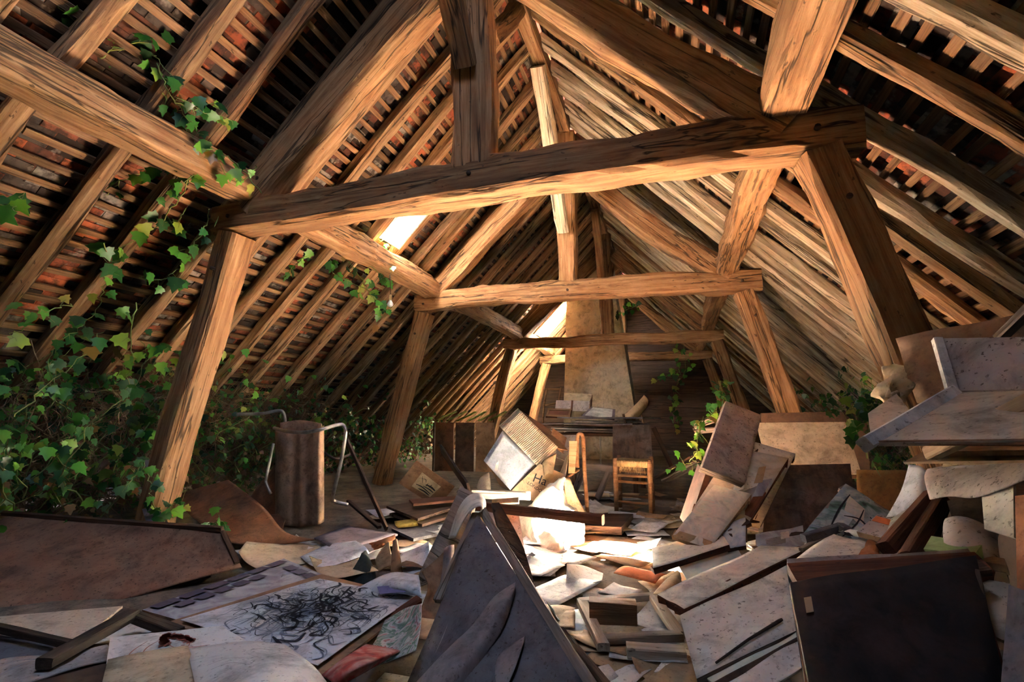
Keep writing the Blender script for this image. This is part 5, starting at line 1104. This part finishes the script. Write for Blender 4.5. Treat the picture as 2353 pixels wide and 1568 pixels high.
leaf_mesh = bpy.data.meshes.new('leaf'); leaf_mesh.from_pydata(LV, [], LF); leaf_mesh.materials.append(MAT['leaf']); leaf_mesh.polygons.foreach_set('use_smooth', [True]*len(LF))
def leaf_M(p, size, face, rr):
    n = (face + Vector((rr.gauss(0, 0.55), rr.gauss(0, 0.55), rr.gauss(0, 0.55)))).normalized()
    t = Vector((rr.gauss(0, 0.5), rr.gauss(0, 0.5), -1.0)); y = (t - n*t.dot(n)).normalized(); x = y.cross(n)
    return Matrix(((x.x*size,y.x*size,n.x*size,p.x),(x.y*size,y.y*size,n.y*size,p.y),(x.z*size,y.z*size,n.z*size,p.z),(0,0,0,1)))
def ivy(name, label, base, vines, leaves, twigs=(), max_parts=260, dry=()):
    """vines, twigs: [(points, radius)]; leaves: [matrix]"""
    r = root(name, base, label, 'ivy', 'ivy grown in through the roof')
    V_, F_ = [], []
    for pts, rad in vines: tube_data(pts, [rad*(1-0.6*i/len(pts)) for i in range(len(pts))], 4, V_, F_, False)
    if V_: o = link_mesh('stems', V_, F_, 'stem_green', True); attach(o, r); tag(o, kind='stuff')
    V_, F_ = [], []
    for pts, rad in twigs: tube_data(pts, rad, 3, V_, F_, False)
    if V_: o = link_mesh('dry_twigs', V_, F_, 'stem'); attach(o, r); tag(o, kind='stuff')
    sc = []
    for M in leaves:
        p = M.to_translation(); px, py, d = proj(p); s = M.to_scale().x
        sc.append((s/d if d > 0.3 and -20 < px < 2373 and -20 < py < 1588 else 0.0, M))
    sc.sort(key=lambda t: -t[0])
    for s, M in sc[:max_parts]:
        o = bpy.data.objects.new('leaf', leaf_mesh); COL.objects.link(o); o.matrix_world = M; attach(o, r)
    V_, F_ = [], []
    for s, M in sc[max_parts:]:
        b0 = len(V_); V_ += [M @ Vector(v) for v in LV]; F_ += [tuple(b0+i for i in f) for f in LF]
    if V_: o = link_mesh('small_leaves', V_, F_, 'leaf', True); attach(o, r); tag(o, kind='stuff')
    V_, F_ = [], []
    for M in dry:
        b0 = len(V_); V_ += [M @ Vector(v) for v in LV]; F_ += [tuple(b0+i for i in f) for f in LF]
    if V_: o = link_mesh('dry_leaves', V_, F_, 'dry_leaf', True); attach(o, r); tag(o, kind='stuff')
    return r
def wall_ivy(label, side, yr, ztop, depth, n_v, n_fill, n_tw, size, seed, max_parts, ndry=300):
    rr = random.Random(seed); vines, leaves, twigs, dry = [], [], [], []
    inn = Vector((-side, -0.25, 0.35)).normalized()
    def at(Y, z, off):     # off metres in from the rafters
        xs = RX + side*(1.72 + (1.65-z)/TP); return Vector((xs - side*off, Y, z))
    for k in range(n_v):
        Y = rr.uniform(*yr); z = FLOOR+rr.uniform(0, 0.5); top = rr.uniform(FLOOR+0.4, ztop) if rr.random() < 0.8 else ztop+rr.uniform(0, 0.25); off = rr.uniform(0.0, depth); pts = []
        dy = rr.gauss(0, 0.05)
        while z < top and len(pts) < 60:
            pts.append(at(Y, z, off)); Y += dy+rr.gauss(0, 0.02); z += rr.uniform(0.02, 0.06); off = max(0.0, off-0.012+rr.gauss(0, 0.015)); dy = dy*0.9+rr.gauss(0, 0.012)
            if rr.random() < 0.55: leaves.append(leaf_M(at(Y+rr.gauss(0, 0.04), z+rr.gauss(0, 0.03), off+abs(rr.gauss(0, 0.05))), rr.uniform(*size), inn, rr))
        if len(pts) > 2: vines.append((pts, rr.uniform(0.003, 0.006)))
    for k in range(n_fill):
        z = FLOOR + (ztop-FLOOR)*rr.random()**1.5; Y = rr.uniform(*yr); d = depth*(1-(z-FLOOR)/(ztop-FLOOR+0.2)); cl = noise.noise(Vector((Y*1.6, z*1.6, seed)))
        if cl < -0.12: continue
        leaves.append(leaf_M(at(Y, z, abs(rr.gauss(0.0, 0.5))*d+0.03), rr.uniform(*size)*0.85, inn, rr))
    for k in range(n_tw):
        z = FLOOR + (ztop-0.1-FLOOR)*rr.random()**1.2; Y = rr.uniform(*yr); d = depth*(1-(z-FLOOR)/(ztop-FLOOR+0.3)); p = at(Y, z, rr.random()*d*0.8); pts = [p]; dr = Vector((rr.gauss(0, 0.5), rr.gauss(0, 0.7), rr.gauss(-0.2, 0.8))).normalized()
        for i in range(5):
            dr = (dr+Vector((rr.gauss(0, 0.25), rr.gauss(0, 0.25), rr.gauss(-0.05, 0.25)))).normalized(); p = p+dr*rr.uniform(0.03, 0.09); pts.append(p)
        if min(q.z for q in pts) > FLOOR: twigs.append((pts, rr.uniform(0.0014, 0.0036)))
    for k in range(ndry):
        z = FLOOR + 0.5*rr.random()**1.5; dry.append(leaf_M(at(rr.uniform(*yr), z, rr.random()*depth), rr.uniform(*size)*0.8, inn, rr))
    return ivy('ivy', label, at((yr[0]+yr[1])/2, FLOOR, 0), vines, leaves, twigs, max_parts, dry)
wall_ivy('dense ivy filling the eaves in front of the near strut', -1, (0.7, 2.75), 0.30, 1.25, 120, 1000, 3200, (0.035, 0.10), 41, 280)
wall_ivy('ivy thicket behind the tubular chair, between near and middle trusses', -1, (2.75, 5.3), 0.32, 1.15, 95, 850, 3000, (0.03, 0.085), 42, 200)
wall_ivy('dim ivy low in the eaves beyond the middle truss', -1, (5.6, 9.0), 0.0, 0.8, 40, 700, 300, (0.05, 0.09), 43, 40, 80)
wall_ivy('bushy ivy in the eaves behind the leaning canvases', 1, (4.6, 8.2), 0.30, 0.9, 60, 1300, 500, (0.05, 0.09), 44, 80, 60)
def trail(label, paths, seed, size, dens=0.07, rad=0.004, hang=True):
    """a trailing vine through surveyed points, leaves along it on short stalks"""
    rr = random.Random(seed); vines, leaves = [], []
    for pts in paths:
        ps = smooth_path(pts, 8); ps = [p+Vector((rr.gauss(0, 0.006), rr.gauss(0, 0.01), rr.gauss(0, 0.006))) for p in ps]; vines.append((ps, rad))
        L = 0
        for a, b in zip(ps, ps[1:]):
            L += (b-a).length
            while L > dens:
                L -= dens*rr.uniform(0.7, 1.3); p = b+Vector((rr.gauss(0, 0.035), rr.gauss(0, 0.035), rr.gauss(-0.02, 0.03)))
                face = (-p.normalized()+Vector((0.3,0.3,0.2))).normalized(); leaves.append(leaf_M(p, rr.uniform(*size), face, rr)); vines.append(([b, b.lerp(p, 0.5)+Vector((0,0,0.008)), p], 0.0015))
    return ivy('ivy_vine', label, paths[0][-1] if isinstance(paths[0][-1], Vector) else Vector(), vines, leaves, (), 120)
T_ = lambda *a: [c(*p) for p in a]
trail('ivy vine trailing across rafters and near purlin', [T_((120,0,1.35),(190,60,1.5),(250,60,1.6),(330,110,1.75),(390,170,1.85),(410,240,1.95),(440,290,2.0)), T_((230,130,1.6),(300,110,1.7),(390,75,1.8)), T_((360,150,1.8),(400,230,1.9),(480,260,2.05),(540,280,2.2)), T_((600,440,2.3),(520,360,2.2),(450,340,2.1),(430,300,2.05),(470,240,2.1),(520,255,2.2)),
    T_((590,380,2.35),(540,420,2.3),(490,350,2.2)), T_((360,520,2.2),(430,430,2.15),(450,360,2.1),(440,310,2.05)), T_((200,480,2.05),(280,420,2.05),(350,390,2.1),(440,370,2.1))], 51, (0.05, 0.095), 0.06)
trail('ivy strands looping down from near purlin to thicket', [T_((480,480,2.3),(470,520,2.35),(430,590,2.4),(380,640,2.3),(320,640,2.2)), T_((240,560,2.0),(245,640,2.1),(215,720,2.1),(150,780,1.9)), T_((310,700,2.2),(300,820,2.2),(290,900,2.2)), T_((430,480,2.3),(400,510,2.3),(370,520,2.2),(240,590,2.05)), T_((160,700,1.9),(90,720,1.8),(20,780,1.7)), T_((0,470,1.5),(25,490,1.5),(55,445,1.55)), T_((30,960,1.6),(130,870,1.8),(240,760,2.1))], 52, (0.05, 0.11), 0.07)
trail('ivy runners along the purlin below the roof light', [T_((700,590,3.6),(760,560,3.9),(830,600,4.2),(900,590,4.3),(880,540,4.4),(850,530,4.4)), T_((740,570,3.8),(760,620,3.9),(790,640,4.0),(850,670,4.2),(880,700,4.3),(870,740,4.3)), T_((650,640,3.4),(690,600,3.6),(740,570,3.8)), T_((850,610,4.1),(890,640,4.3),(900,620,4.3)), T_((800,600,4.0),(830,640,4.1),(860,690,4.2),(895,715,4.3))], 53, (0.06, 0.11), 0.07)
trail('pale ivy strand dangling beside the chimney', [T_((1555,780,8.6),(1558,860,8.6),(1552,930,8.6),(1560,1000,8.55)), T_((1570,790,8.7),(1575,850,8.7),(1550,900,8.6),(1548,970,8.6)), T_((1500,880,8.7),(1530,865,8.65),(1555,850,8.6)), T_((1440,690,9.0),(1445,710,9.0),(1420,720,9.0),(1470,700,9.1))], 54, (0.06, 0.12), 0.06)
trail('ivy climbing at the foot of the pinkish leaning board', [T_((1612,960,3.6),(1605,1000,3.55),(1600,1040,3.5),(1580,1065,3.5),(1560,1075,3.5)), T_((1600,1050,3.5),(1610,985,3.6),(1650,930,4.2),(1660,870,4.8)), T_((1990,1050,2.6),(2000,1000,2.6),(1990,960,2.7),(1960,935,2.9),(1930,940,3.0)), T_((1950,940,2.9),(1985,935,2.8),(2005,930,2.7))], 55, (0.035, 0.07), 0.04)

trail('ivy sprig rooted at the foot of the near strut', [T_((330,1060,2.42),(345,1110,2.4),(352,1160,2.38),(400,1195,2.34)), T_((380,1200,2.36),(395,1165,2.36),(420,1130,2.4)), T_((280,1120,2.3),(310,1090,2.35),(330,1060,2.42)), T_((470,1205,2.5),(505,1200,2.45),(500,1190,2.45))], 56, (0.045, 0.085), 0.05)

# hanging bulb
r = root('light_bulb', c(897,698,4.25), 'bare unlit bulb hanging on its flex from the purlin', 'light bulb')
b0 = c(897,690,4.25); top = c(896,632,4.25)
tube('flex', [top, top.lerp(b0, 0.5)+Vector((0.004,0,0)), b0+Vector((0,0,0.05))], 0.0035, 'iron', r, 6)
tube('holder', [b0+Vector((0,0,0.055)), b0+Vector((0,0,0.05)), b0+Vector((0,0,0.0)), b0+Vector((0,0,-0.003))], [0.006,0.016,0.017,0.012], 'rush', r, 10)
MAT['bulb'] = P_('frosted_bulb_glass', (0.62,0.64,0.66), (0.5,0.5,0.5), 4, rough=0.2)
tube('bulb', [b0+Vector((0,0,z)) for z in (0.0,-0.012,-0.028,-0.045,-0.058,-0.066,-0.069)], [0.013,0.016,0.026,0.031,0.026,0.014,0.002], 'bulb', r, 14)
